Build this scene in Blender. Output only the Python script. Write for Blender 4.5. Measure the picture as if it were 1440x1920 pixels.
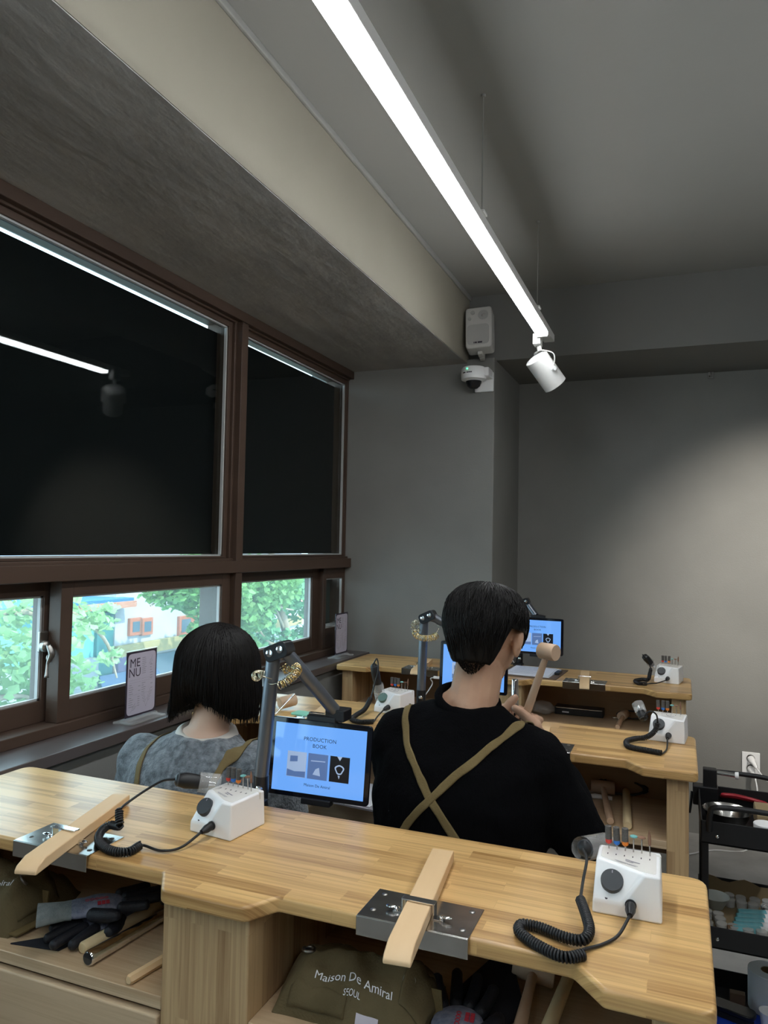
import bpy, bmesh, math, random
from mathutils import Vector, Matrix, Euler, noise
V = Vector
R = math.radians
random.seed(7)
for o in list(bpy.data.objects):
    bpy.data.objects.remove(o)
S = bpy.context.scene
COL = S.collection

# ------------------------------------------------------------------ camera
CAM_LOC = V((0, 0, 1.46))
YAW, PITCH, ROLL = R(-21.702), R(2.556), R(1.071)
fw = V((math.sin(YAW) * math.cos(PITCH), math.cos(YAW) * math.cos(PITCH), math.sin(PITCH)))
rt = V((math.cos(YAW), -math.sin(YAW), 0))
up = rt.cross(fw)
rt2 = math.cos(ROLL) * rt + math.sin(ROLL) * up
up2 = -math.sin(ROLL) * rt + math.cos(ROLL) * up
cd = bpy.data.cameras.new('camera')
cam = bpy.data.objects.new('camera', cd)
COL.objects.link(cam)
cd.sensor_fit = 'HORIZONTAL'
cd.sensor_width = 36
cd.lens = 36 * 1400 / 1440
cd.clip_start = 0.05
cam.matrix_world = Matrix(((rt2.x, up2.x, -fw.x, CAM_LOC.x), (rt2.y, up2.y, -fw.y, CAM_LOC.y),
                           (rt2.z, up2.z, -fw.z, CAM_LOC.z), (0, 0, 0, 1)))
S.camera = cam

# ------------------------------------------------------------------ world, sun, exposure
S.view_settings.view_transform = 'Standard'
S.view_settings.look = 'None'
S.view_settings.gamma = 1
S.view_settings.use_curve_mapping = False
S.view_settings.exposure = 0.0
W = bpy.data.worlds.new('world')
S.world = W
W.use_nodes = True
bg = W.node_tree.nodes['Background']
bg.inputs[0].default_value = (0.62, 0.84, 1.0, 1)
bg.inputs[1].default_value = 5.6
sd = bpy.data.lights.new('sun', 'SUN')
sun = bpy.data.objects.new('sun', sd)
COL.objects.link(sun)
sd.energy = 6.5
sd.angle = R(1.0)
sd.color = (1.0, 0.95, 0.86)
sun.rotation_euler = (R(48), 0, R(75))          # high sun from the room's side, onto the street facades
LED_POWER = 44.0
SPOT_POWER = 175.0

# ------------------------------------------------------------------ materials
MATS = {}


def nn(t, kind, **kw):
    n = t.nodes.new(kind)
    for k, v in kw.items():
        setattr(n, k, v)
    return n


def M(name, c, rough=.5, metal=0., c2=None, scale=10., stretch=(1, 1, 1), bump=0., bscale=None, detail=5.,
      trans=0., spec=.5, emit=None, estr=0., lo=.35, hi=.65, sheen=0., coat=0., ior=1.45, alpha=1.):
    if name in MATS:
        return MATS[name]
    m = bpy.data.materials.new(name)
    m.use_nodes = True
    t = m.node_tree
    b = t.nodes['Principled BSDF']
    b.inputs['Base Color'].default_value = (*c, 1)
    b.inputs['Roughness'].default_value = rough
    b.inputs['Metallic'].default_value = metal
    b.inputs['Specular IOR Level'].default_value = spec
    b.inputs['Transmission Weight'].default_value = trans
    b.inputs['IOR'].default_value = ior
    b.inputs['Sheen Weight'].default_value = sheen
    b.inputs['Coat Weight'].default_value = coat
    b.inputs['Alpha'].default_value = alpha
    if emit:
        b.inputs['Emission Color'].default_value = (*emit, 1)
        b.inputs['Emission Strength'].default_value = estr
    if c2 or bump:
        tc = nn(t, 'ShaderNodeTexCoord')
        mp = nn(t, 'ShaderNodeMapping')
        mp.inputs['Scale'].default_value = stretch
        t.links.new(tc.outputs['Object'], mp.inputs[0])
        if c2:
            n = nn(t, 'ShaderNodeTexNoise')
            n.inputs['Scale'].default_value = scale
            n.inputs['Detail'].default_value = detail
            t.links.new(mp.outputs[0], n.inputs['Vector'])
            r = nn(t, 'ShaderNodeValToRGB')
            r.color_ramp.elements[0].position = lo
            r.color_ramp.elements[1].position = hi
            r.color_ramp.elements[0].color = (*c, 1)
            r.color_ramp.elements[1].color = (*c2, 1)
            t.links.new(n.outputs[0], r.inputs[0])
            t.links.new(r.outputs[0], b.inputs['Base Color'])
        if bump:
            n2 = nn(t, 'ShaderNodeTexNoise')
            n2.inputs['Scale'].default_value = bscale or scale * 4
            n2.inputs['Detail'].default_value = 6
            t.links.new(mp.outputs[0], n2.inputs['Vector'])
            bp = nn(t, 'ShaderNodeBump')
            bp.inputs['Strength'].default_value = bump
            bp.inputs['Distance'].default_value = .01
            t.links.new(n2.outputs[0], bp.inputs['Height'])
            t.links.new(bp.outputs[0], b.inputs['Normal'])
    MATS[name] = m
    return m


def wood_blocks(name, axis, ca, cb, row=.034, length=.23, rough=.42):
    """finger-jointed hardwood board: staves along 'axis' ('x' or 'z'), each with a tone of its own, plus grain"""
    m = bpy.data.materials.new(name)
    m.use_nodes = True
    t = m.node_tree
    b = t.nodes['Principled BSDF']
    b.inputs['Roughness'].default_value = rough
    tc = nn(t, 'ShaderNodeTexCoord')
    sp = nn(t, 'ShaderNodeSeparateXYZ')
    t.links.new(tc.outputs['Object'], sp.inputs[0])
    ad = nn(t, 'ShaderNodeMath', operation='ADD')
    cm = nn(t, 'ShaderNodeCombineXYZ')
    if axis == 'x':
        t.links.new(sp.outputs[0], cm.inputs[0])
        t.links.new(sp.outputs[1], ad.inputs[0])
        t.links.new(sp.outputs[2], ad.inputs[1])
    else:
        t.links.new(sp.outputs[2], cm.inputs[0])
        t.links.new(sp.outputs[0], ad.inputs[0])
        t.links.new(sp.outputs[1], ad.inputs[1])
    t.links.new(ad.outputs[0], cm.inputs[1])
    br = nn(t, 'ShaderNodeTexBrick')
    br.offset = .37
    br.offset_frequency = 2
    br.inputs['Scale'].default_value = 1
    br.inputs['Color1'].default_value = (0, 0, 0, 1)
    br.inputs['Color2'].default_value = (1, 1, 1, 1)
    br.inputs['Mortar'].default_value = (.4, .4, .4, 1)
    br.inputs['Mortar Size'].default_value = .0004
    br.inputs['Mortar Smooth'].default_value = .6
    br.inputs['Brick Width'].default_value = length
    br.inputs['Row Height'].default_value = row
    t.links.new(cm.outputs[0], br.inputs['Vector'])
    # grain: fine streaks, shifted from stave to stave
    off = nn(t, 'ShaderNodeVectorMath', operation='MULTIPLY_ADD')
    off.inputs[1].default_value = (3.0, 7.0, 5.0)
    sc = nn(t, 'ShaderNodeVectorMath', operation='MULTIPLY')
    sc.inputs[1].default_value = (3.2, 120.0, 1.0)
    t.links.new(cm.outputs[0], sc.inputs[0])
    t.links.new(br.outputs['Color'], off.inputs[0])
    t.links.new(sc.outputs[0], off.inputs[2])
    n = nn(t, 'ShaderNodeTexNoise')
    n.inputs['Scale'].default_value = 1
    n.inputs['Detail'].default_value = 7
    n.inputs['Roughness'].default_value = .6
    n.inputs['Distortion'].default_value = .6
    t.links.new(off.outputs[0], n.inputs['Vector'])
    mx = nn(t, 'ShaderNodeMath', operation='MULTIPLY_ADD')
    mx.inputs[1].default_value = .34
    t.links.new(br.outputs['Color'], mx.inputs[0])
    m2 = nn(t, 'ShaderNodeMath', operation='MULTIPLY')
    m2.inputs[1].default_value = .98
    t.links.new(n.outputs[0], m2.inputs[0])
    t.links.new(m2.outputs[0], mx.inputs[2])
    r = nn(t, 'ShaderNodeValToRGB')
    e = r.color_ramp.elements
    e[0].position = .34
    e[0].color = (*cb, 1)
    e[1].position = .80
    e[1].color = (*ca, 1)
    t.links.new(mx.outputs[0], r.inputs[0])
    t.links.new(r.outputs[0], b.inputs['Base Color'])
    bp = nn(t, 'ShaderNodeBump')
    bp.inputs['Strength'].default_value = .06
    bp.inputs['Distance'].default_value = .003
    t.links.new(n.outputs[0], bp.inputs['Height'])
    t.links.new(bp.outputs[0], b.inputs['Normal'])
    MATS[name] = m
    return m


def thin_glass(name, tint=(1, 1, 1), gloss=1.0, dust_veil=0.):
    m = bpy.data.materials.new(name)
    m.use_nodes = True
    t = m.node_tree
    t.nodes.remove(t.nodes['Principled BSDF'])
    out = t.nodes['Material Output']
    tr = nn(t, 'ShaderNodeBsdfTransparent')
    tr.inputs[0].default_value = (*tint, 1)
    gl = nn(t, 'ShaderNodeBsdfGlossy')
    gl.inputs['Roughness'].default_value = 0.0
    lw = nn(t, 'ShaderNodeLayerWeight')            # Schlick fresnel, the same from both sides of the sheet
    fr = nn(t, 'ShaderNodeMath', operation='POWER')
    fr.inputs[1].default_value = 5.0
    t.links.new(lw.outputs['Facing'], fr.inputs[0])
    mu = nn(t, 'ShaderNodeMath', operation='MULTIPLY_ADD')
    mu.inputs[1].default_value = .8 * gloss
    mu.inputs[2].default_value = .018 * gloss
    mi = nn(t, 'ShaderNodeMixShader')
    t.links.new(fr.outputs[0], mu.inputs[0])
    t.links.new(mu.outputs[0], mi.inputs[0])
    t.links.new(tr.outputs[0], mi.inputs[1])
    t.links.new(gl.outputs[0], mi.inputs[2])
    res = mi.outputs[0]
    if dust_veil:                                       # dusty film and lens veil together, put into the pane as haze
        tl = nn(t, 'ShaderNodeBsdfTranslucent')
        tl.inputs[0].default_value = (.80, .95, .96, 1)
        m3 = nn(t, 'ShaderNodeMixShader')
        m3.inputs[0].default_value = dust_veil
        t.links.new(res, m3.inputs[1])
        t.links.new(tl.outputs[0], m3.inputs[2])
        res = m3.outputs[0]
    t.links.new(res, out.inputs[0])
    MATS[name] = m
    return m


wood_top = wood_blocks('oak_worktop', 'x', (.68, .43, .175), (.30, .148, .043), rough=.34)
wood_leg = wood_blocks('oak_post', 'z', (.58, .40, .21), (.30, .17, .075), row=.026, length=.42)
wood_shelf = wood_blocks('shelf_wood', 'x', (.60, .45, .29), (.44, .30, .17), row=.075, length=1.4)
wood_back = wood_blocks('back_panel_wood', 'x', (.30, .17, .08), (.20, .10, .045), row=.2, length=2.2)
M('paint_grey', (.205, .201, .188), .85, c2=(.235, .230, .214), scale=2.2, bump=.08, bscale=160)
M('cement_grey', (.31, .304, .292), .9, c2=(.41, .40, .382), scale=3.2, stretch=(1.6, .7, 1), bump=.55, bscale=9, detail=9)
M('paint_cream', (.265, .241, .192), .8, c2=(.28, .255, .203), scale=3, bump=.05, bscale=40)
M('ceiling_grey', (.275, .269, .25), .85, c2=(.295, .288, .267), scale=1.4, bump=.04, bscale=40)
M('beam_grey', (.165, .162, .15), .85, c2=(.18, .177, .164), scale=2, bump=.05, bscale=60)
M('concrete_floor', (.30, .29, .27), .55, c2=(.42, .41, .39), scale=5, bump=.1, bscale=30, detail=9)
M('frame_brown', (.058, .035, .024), .5, spec=.35, c2=(.074, .045, .031), scale=8, stretch=(1, .15, 1), bump=.05, bscale=50)
M('sill_brown', (.088, .070, .066), .30, spec=.8, c2=(.102, .082, .077), scale=8, stretch=(1, .15, 1))
M('gasket', (.42, .43, .42), .5)
M('blind_black', (.0035, .004, .0045), .95, spec=.1)
M('blind_green', (.03, .04, .036), .8)
M('steel', (.56, .54, .51), .2, 1.0, c2=(.44, .42, .39), scale=14, stretch=(1, 3, 1))
M('chrome', (.82, .82, .82), .12, 1.0)
M('pewter', (.32, .31, .29), .35, 1.0)
M('gold', (.80, .62, .30), .22, 1.0)
M('brass_silver', (.72, .66, .50), .22, 1.0)
M('white_plastic', (.86, .855, .85), .32)
M('tray_plastic', (.74, .71, .66), .45)
M('ivory_plastic', (.50, .49, .46), .45)
M('white_enamel', (.72, .71, .68), .4)
M('grey_rubber', (.045, .05, .055), .5)
M('black_rubber', (.012, .012, .013), .45)
M('black_metal', (.010, .010, .011), .45)
M('black_plastic', (.012, .013, .016), .3)
M('tablet_black', (.006, .007, .012), .08, spec=.6)
M('arm_grey', (.16, .175, .20), .35, .75)
M('pin_wood', (.66, .44, .23), .55, c2=(.74, .53, .31), scale=9, stretch=(1, .12, 1), bump=.05, bscale=60)
M('mallet_wood', (.50, .33, .21), .5, c2=(.60, .42, .29), scale=14, stretch=(1, 1, .15))
M('dowel_wood', (.60, .46, .26), .5, c2=(.68, .54, .32), scale=14)
M('paper', (.72, .73, .78), .7)
M('card', (.56, .52, .60), .6, c2=(.58, .54, .61), scale=4)
M('print_dark', (.035, .025, .04), .7)
M('print_white', (.85, .85, .85), .7)
M('print_grey', (.28, .27, .30), .7)
M('canvas_khaki', (.105, .080, .036), .9, c2=(.130, .100, .048), scale=22, bump=.25, bscale=260)
M('strap_khaki', (.15, .105, .040), .85, c2=(.175, .125, .050), scale=30, bump=.2, bscale=300)
M('black_cloth', (.012, .013, .018), .95)
M('glove_knit', (.17, .19, .27), .9, c2=(.26, .28, .36), scale=120, bump=.3, bscale=400)
M('glove_cuff', (.20, .23, .23), .9, c2=(.26, .29, .29), scale=80, bump=.3, bscale=300)
M('glove_black', (.010, .011, .016), .55, bump=.2, bscale=300)
M('print_red', (.45, .03, .05), .7)
M('skin', (.50, .29, .19), .5, c2=(.56, .34, .225), scale=18, bump=.03, bscale=250)
M('skin_pale', (.58, .385, .28), .5, c2=(.63, .43, .32), scale=18, bump=.03, bscale=250)
M('lip', (.42, .17, .14), .5)
M('eye_white', (.7, .68, .66), .2)
M('sweater_black', (.0030, .0030, .0036), 1.0, spec=.08, bump=.5, bscale=60, stretch=(6, 6, 1), sheen=.0)
M('sweater_grey', (.085, .098, .112), .95, c2=(.22, .245, .265), scale=62, bump=.6, bscale=190, sheen=.25, detail=8)
M('shirt_white', (.66, .62, .56), .85, bump=.1, bscale=120)
M('denim', (.05, .06, .085), .9)
M('trouser_black', (.02, .02, .022), .9)
M('hair_black', (.0065, .0055, .005), .5, spec=.22)
M('screen_blue', (.02, .03, .06), .06, spec=.6, emit=(.16, .42, 1.0), estr=.92)
M('screen_light', (.3, .35, .45), .3, emit=(.35, .50, .78), estr=.55)
M('screen_mid', (.1, .15, .3), .3, emit=(.09, .18, .42), estr=.5)
M('screen_dark', (.01, .01, .015), .3)
M('led_diffuser', (.9, .9, .9), .4, emit=(.93, .97, 1.0), estr=LED_POWER)
M('led_green', (.1, .8, .3), .4, emit=(.1, 1.0, .35), estr=2.5)
M('dome_dark', (.015, .015, .016), .08)
M('grille', (.38, .37, .35), .6)
M('clear_plastic', (.80, .80, .78), .12, alpha=.30)
M('clear_jar', (.60, .59, .56), .12, alpha=.55)
M('teal_tube', (.08, .36, .42), .4, c2=(.25, .50, .50), scale=14)
M('brown_cap', (.16, .09, .04), .5)
M('red_grip', (.30, .008, .018), .4)
M('kraft', (.26, .19, .10), .85, c2=(.30, .22, .12), scale=6)
M('brown_block', (.12, .075, .045), .7)
M('blue_mat', (.012, .06, .50), .6)
M('tissue', (.78, .83, .86), .9)
M('bur_grey', (.075, .068, .062), .85, c2=(.11, .10, .09), scale=400)
M('bur_brown', (.23, .12, .075), .8)
M('bur_teal', (.16, .42, .40), .6)
M('band_red', (.62, .045, .03), .45)
M('band_blue', (.03, .17, .55), .45)
M('band_orange', (.75, .20, .02), .45)
M('knob_green', (.12, .20, .18), .4)
M('green_pad', (.25, .62, .45), .6)
M('bowl_grey', (.42, .44, .40), .4)
thin_glass('window_glass', (.93, .98, .97))
thin_glass('dusty_veil_glass', (.93, .98, .97), dust_veil=.045)
thin_glass('acrylic', (.94, .94, .96), .8)

# ------------------------------------------------------------------ mesh helpers
OFF = {}


class MB:
    def __init__(s):
        s.v = []
        s.f = []

    def add(s, vs, fs, mat=None):
        n = len(s.v)
        s.v += [tuple(mat @ V(p)) if mat else tuple(p) for p in vs]
        s.f += [tuple(i + n for i in f) for f in fs]
        return s

    def box(s, x0, x1, y0, y1, z0, z1, mat=None):
        vs = [(x, y, z) for z in (z0, z1) for y in (y0, y1) for x in (x0, x1)]
        return s.add(vs, [(0, 2, 3, 1), (4, 5, 7, 6), (0, 1, 5, 4), (2, 6, 7, 3), (0, 4, 6, 2), (1, 3, 7, 5)], mat)

    def prism(s, poly, z0, z1, mat=None):
        n = len(poly)
        vs = [(x, y, z0) for x, y in poly] + [(x, y, z1) for x, y in poly]
        fs = [tuple(reversed(range(n))), tuple(range(n, 2 * n))]
        fs += [(i, (i + 1) % n, n + (i + 1) % n, n + i) for i in range(n)]
        return s.add(vs, fs, mat)

    def lathe(s, prof, n=24, mat=None, cap=True):
        vs, fs = [], []
        for r, z in prof:
            for k in range(n):
                a = 2 * math.pi * k / n
                vs.append((r * math.cos(a), r * math.sin(a), z))
        for i in range(len(prof) - 1):
            for k in range(n):
                k2 = (k + 1) % n
                fs.append((i * n + k, i * n + k2, (i + 1) * n + k2, (i + 1) * n + k))
        if cap:
            fs.append(tuple(reversed(range(n))))
            b = (len(prof) - 1) * n
            fs.append(tuple(range(b, b + n)))
        return s.add(vs, fs, mat)

    def tube(s, pts, r, n=8, cap=True, flat=1.0):
        pts = [V(p) for p in pts]
        rs = r if isinstance(r, (list, tuple)) else [r] * len(pts)
        m = len(pts)
        tan = []
        for i in range(m):
            d = pts[min(i + 1, m - 1)] - pts[max(i - 1, 0)]
            tan.append(d.normalized() if d.length > 1e-9 else V((0, 0, 1)))
        a = V((0, 0, 1)) if abs(tan[0].z) < .9 else V((1, 0, 0))
        u = tan[0].cross(a).normalized()
        vs, fs = [], []
        for i in range(m):
            u = (u - tan[i] * u.dot(tan[i])).normalized()
            w = tan[i].cross(u)
            for k in range(n):
                t = 2 * math.pi * k / n
                vs.append(pts[i] + (u * math.cos(t) + w * math.sin(t) * flat) * rs[i])
        for i in range(m - 1):
            for k in range(n):
                k2 = (k + 1) % n
                fs.append((i * n + k, i * n + k2, (i + 1) * n + k2, (i + 1) * n + k))
        if cap:
            fs.append(tuple(reversed(range(n))))
            fs.append(tuple(range((m - 1) * n, m * n)))
        return s.add(vs, fs)

    def sphere(s, c, r, nu=16, nv=10, rot=None):
        r = r if isinstance(r, (tuple, list)) else (r, r, r)
        vs, fs = [], []
        mt = Matrix.Translation(V(c)) @ (rot.to_matrix().to_4x4() if rot else Matrix.Identity(4))
        for j in range(nv + 1):
            p = math.pi * j / nv
            for i in range(nu):
                t = 2 * math.pi * i / nu
                sp = max(math.sin(p), 1e-4)
                vs.append((r[0] * sp * math.cos(t), r[1] * sp * math.sin(t), r[2] * math.cos(p)))
        for j in range(nv):
            for i in range(nu):
                i2 = (i + 1) % nu
                fs.append((j * nu + i, (j + 1) * nu + i, (j + 1) * nu + i2, j * nu + i2))
        fs.append(tuple(range(nu)))
        fs.append(tuple(reversed(range(nv * nu, nv * nu + nu))))
        return s.add(vs, fs, mt)

    def torus(s, c, Rr, r, normal=(0, 0, 1), n=20, m=8):
        q = V((0, 0, 1)).rotation_difference(V(normal).normalized()).to_matrix().to_4x4()
        mt = Matrix.Translation(V(c)) @ q
        vs, fs = [], []
        for i in range(n):
            a = 2 * math.pi * i / n
            for k in range(m):
                b = 2 * math.pi * k / m
                vs.append(((Rr + r * math.cos(b)) * math.cos(a), (Rr + r * math.cos(b)) * math.sin(a), r * math.sin(b)))
        for i in range(n):
            for k in range(m):
                fs.append((i * m + k, ((i + 1) % n) * m + k, ((i + 1) % n) * m + (k + 1) % m, i * m + (k + 1) % m))
        return s.add(vs, fs, mt)

    def loft(s, rings):
        """rings: (cx, cy, cz, rx, ry) horizontal ellipses joined into a closed skin"""
        n = 28
        vs, fs = [], []
        for cx, cy, cz, rx, ry in rings:
            for k in range(n):
                a = 2 * math.pi * k / n
                vs.append((cx + rx * math.cos(a), cy + ry * math.sin(a), cz))
        for i in range(len(rings) - 1):
            for k in range(n):
                k2 = (k + 1) % n
                fs.append((i * n + k, i * n + k2, (i + 1) * n + k2, (i + 1) * n + k))
        fs.append(tuple(reversed(range(n))))
        fs.append(tuple(range((len(rings) - 1) * n, len(rings) * n)))
        return s.add(vs, fs)

    def limb(s, pts, rs):
        """chain of tapered capsules"""
        for i in range(len(pts)):
            s.sphere(pts[i], rs[i], 14, 8)
        for i in range(len(pts) - 1):
            s.tube([pts[i], pts[i + 1]], [rs[i], rs[i + 1]], 14)
        return s

    def build(s, name, mat, parent=None, bevel=0., seg=2, smooth=None):
        off = OFF.get(parent.name, V((0, 0, 0))) if parent else V((0, 0, 0))
        me = bpy.data.meshes.new(name)
        me.from_pydata([tuple(V(p) - off) for p in s.v] if off.length else s.v, [], s.f)
        me.update()
        me.materials.append(MATS[mat] if isinstance(mat, str) else mat)
        o = bpy.data.objects.new(name, me)
        COL.objects.link(o)
        if smooth is not None:
            me.shade_smooth()
            if smooth < 179:
                me.set_sharp_from_angle(angle=R(smooth))
        if bevel:
            b = o.modifiers.new('bevel', 'BEVEL')
            b.width = bevel
            b.segments = seg
            b.limit_method = 'ANGLE'
            b.angle_limit = R(35)
            b.harden_normals = True
            me.shade_smooth()
            me.set_sharp_from_angle(angle=R(30))
        if parent:
            o.parent = parent
            if parent.name in OFF:
                OFF[o.name] = OFF[parent.name]
        return o


def tag(o, label, cat, group=None, kind=None):
    o['label'] = label
    o['category'] = cat
    if group:
        o['group'] = group
    if kind:
        o['kind'] = kind
    return o


def thing(name, label, cat, loc=(0, 0, 0), rotz=0, group=None, world=False):
    """Empty at the thing's base; with world=True its parts are given in world coordinates"""
    o = bpy.data.objects.new(name, None)
    o.empty_display_size = .05
    COL.objects.link(o)
    o.location = loc
    o.rotation_euler = (0, 0, rotz)
    if world:
        OFF[o.name] = V(loc)
    return tag(o, label, cat, group)


def struct(o):
    o['kind'] = 'structure'
    return o


def dup(root, loc, rotz, label=None, group=None):
    r = root.copy()
    COL.objects.link(r)
    r.location = loc
    r.rotation_euler = (0, 0, rotz)
    if label:
        r['label'] = label
    if group:
        r['group'] = group
    for ch in list(root.children):
        c = ch.copy()
        COL.objects.link(c)
        c.parent = r
        for g in ch.children:
            d = g.copy()
            COL.objects.link(d)
            d.parent = c
    return r


def round_poly(pts, rad):
    """2-D polygon with rounded corners; rad is one radius or one per corner"""
    out = []
    n = len(pts)
    for i in range(n):
        r = rad[i] if isinstance(rad, (list, tuple)) else rad
        p, a, b = V(pts[i]), V(pts[i - 1]), V(pts[(i + 1) % n])
        da, db = (a - p), (b - p)
        r = min(r, da.length * .45, db.length * .45)
        if r < 1e-5:
            out.append(tuple(p))
            continue
        p0, p1 = p + da.normalized() * r, p + db.normalized() * r
        for k in range(6):
            t = k / 5
            q = p0 * (1 - t) ** 2 + p * 2 * t * (1 - t) + p1 * t * t
            out.append(tuple(q))
    return out


def smooth_path(pts, per=8):
    pts = [V(p) for p in pts]
    q = [pts[0] * 2 - pts[1]] + pts + [pts[-1] * 2 - pts[-2]]
    out = []
    for i in range(1, len(q) - 2):
        a, b, c, d = q[i - 1:i + 3]
        for k in range(per):
            t = k / per
            out.append(.5 * ((2 * b) + (c - a) * t + (2 * a - 5 * b + 4 * c - d) * t * t + (3 * b - a - 3 * c + d) * t ** 3))
    out.append(pts[-1])
    return out


def text_geo(body, size, align='CENTER', spacing=1.0, bold=False):
    c = bpy.data.curves.new('lettering', 'FONT')
    c.body = body
    c.size = size
    c.align_x = align
    c.align_y = 'CENTER'
    c.space_character = spacing
    c.resolution_u = 3
    if bold:
        c.offset = size * .018
    o = bpy.data.objects.new('lettering', c)
    me = bpy.data.meshes.new_from_object(o)
    vs = [tuple(v.co) for v in me.vertices]
    fs = [tuple(p.vertices) for p in me.polygons]
    bpy.data.objects.remove(o)
    bpy.data.meshes.remove(me)
    bpy.data.curves.remove(c)
    return vs, fs


class Panel:
    """flat print: 2-D shapes laid on a plane (origin, right, up), a hair proud of it"""

    def __init__(s, o, ex, ey, lift=.0006):
        s.o, s.ex, s.ey = V(o), V(ex).normalized(), V(ey).normalized()
        s.n = s.ex.cross(s.ey)
        s.lift = lift
        s.mb = MB()

    def p(s, x, y, l=None):
        return s.o + s.ex * x + s.ey * y + s.n * (s.lift if l is None else l)

    def rect(s, x0, x1, y0, y1, l=None):
        s.mb.add([s.p(x0, y0, l), s.p(x1, y0, l), s.p(x1, y1, l), s.p(x0, y1, l)], [(0, 1, 2, 3)])
        return s

    def poly(s, pts, l=None):
        s.mb.add([s.p(x, y, l) for x, y in pts], [tuple(range(len(pts)))])
        return s

    def text(s, body, x, y, size, **kw):
        vs, fs = text_geo(body, size, **kw)
        s.mb.add([s.p(x + v[0], y + v[1]) for v in vs], fs)
        return s

    def build(s, name, mat, parent):
        return s.mb.build(name, mat, parent)


# ------------------------------------------------------------------ room shell
XF, YB, YP = -1.655, 4.268, 3.651           # window frame plane, back wall, pillar / back beam face
CEIL, SOFF = 2.744, 2.405
XR, YN = 4.0, -2.6                          # right wall, wall behind the camera
struct(MB().box(-1.9, XR + .1, YN - .1, YB + .1, -.1, 0).build('floor', 'concrete_floor'))
struct(MB().box(-1.9, XR + .1, YN - .1, YB + .1, CEIL, CEIL + .1).build('ceiling', 'ceiling_grey'))
struct(MB().box(-.869, XR + .1, YB, YB + .1, 0, CEIL).build('wall_back', 'paint_grey'))
struct(MB().box(XR, XR + .1, YN, YB, 0, CEIL).build('wall_right', 'paint_grey'))
struct(MB().box(-1.9, -.869, YP, YB + .1, 0, SOFF + .01).build('wall_pillar', 'paint_grey', bevel=.006))
struct(MB().box(-1.9, XR + .1, YN - .1, YN, 0, CEIL).build('wall_front', 'paint_grey'))
# window wall: below the sill, the stretch before the windows begin and, behind the camera, a tall opening
LY0, LY1, LZ0, LZ1 = -2.35, -.40, .62, 2.25
wl = MB()
wl.box(-1.9, -1.545, LY1, YP, 0, .868)
wl.box(-1.9, -1.60, LY1, .25, .868, SOFF)
wl.box(-1.72, -1.60, YN, LY0, 0, SOFF).box(-1.72, -1.60, LY0, LY1, 0, LZ0).box(-1.72, -1.60, LY0, LY1, LZ1, SOFF)
struct(wl.build('wall_left', 'paint_grey'))
# dropped beams: cream fascia towards the room, raw cement underside
bm = struct(MB().box(-1.9, -1.0115, YN, YP + .3, SOFF - .010, CEIL).build('trim_1', 'paint_cream'))
struct(MB().box(-1.9, -1.0135, YN, YP + .001, SOFF - .0125, SOFF - .0095).build('trim_2', 'cement_grey'))
struct(MB().box(-1.012, XR, YP + .03, YB, SOFF, CEIL).build('trim_3', 'beam_grey'))
struct(MB().box(-1.012, -1.0, YN, YP + .03, CEIL - .022, CEIL).build('trim_4', 'ceiling_grey', bevel=.004))

# ------------------------------------------------------------------ windows along the left wall
struct(MB().box(-1.68, -1.52, .25, YP - .001, .868, .9).build('window_sill', 'sill_brown', bevel=.003))


def pane(name, y0, y1, z0, z1, x, parent=None):
    return struct(MB().box(x - .004, x, y0, y1, z0, z1).build(name, 'window_glass', parent)) if not parent else \
        MB().box(x - .004, x, y0, y1, z0, z1).build(name, 'window_glass', parent)


FR = 'frame_brown'
# main frame: head, transom, mullion, base and end post
w0 = struct(MB().box(-1.80, -1.665, .25, YP - .002, 2.345, 2.392).build('window_frame', FR, bevel=.003))
MB().box(-1.667, -1.64, .25, YP + .0, 2.352, 2.393).build('head_moulding', FR, w0, bevel=.003)
MB().box(-1.80, XF, .25, YP - .004, 1.345, 1.398).build('transom', FR, w0, bevel=.003)
MB().box(XF - .01, -1.635, .25, YP - .003, 1.340, 1.388).build('transom_moulding', FR, w0, bevel=.003)
MB().box(-1.80, -1.665, 2.532, 2.60, .9, 2.35).build('mullion', FR, w0, bevel=.003)
MB().box(-1.668, -1.640, 2.545, 2.592, .9, 2.35).build('mullion_moulding', FR, w0, bevel=.003)
MB().box(-1.80, -1.648, .25, YP - .004, .9, .932).build('base_rail', FR, w0, bevel=.003)
MB().box(-1.80, -1.67, YP - .012, YP - .002, .9, 2.35).build('end_post', FR, w0, bevel=.002)
MB().box(-1.80, -1.665, .25, .30, .9, 2.35).build('end_post', FR, w0, bevel=.002)


def framed(name, y0, y1, z0, z1, x, w, depth=.04, beads=True, glass='window_glass'):
    """a glazed sash: stiles, rails, pane and pale glazing beads"""
    o = struct(MB().box(x - depth, x, y0, y0 + w[0], z0, z1).build(name, FR, bevel=.002))
    MB().box(x - depth, x, y1 - w[1], y1, z0, z1).build('stile', FR, o, bevel=.002)
    MB().box(x - depth, x, y0 + w[0], y1 - w[1], z0, z0 + w[2]).build('rail', FR, o, bevel=.002)
    MB().box(x - depth, x, y0 + w[0], y1 - w[1], z1 - w[3], z1).build('rail', FR, o, bevel=.002)
    a, b, c, d = y0 + w[0], y1 - w[1], z0 + w[2], z1 - w[3]
    MB().box(x - .024, x - .020, a - .002, b + .002, c - .002, d + .002).build('pane', glass, o)
    if beads:
        for q in ((a, a + .007, c, d), (b - .007, b, c, d), (a, b, c, c + .006), (a, b, d - .006, d)):
            MB().box(x - .019, x - .008, *q).build('glazing_bead', 'gasket', o)
    return o


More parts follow.
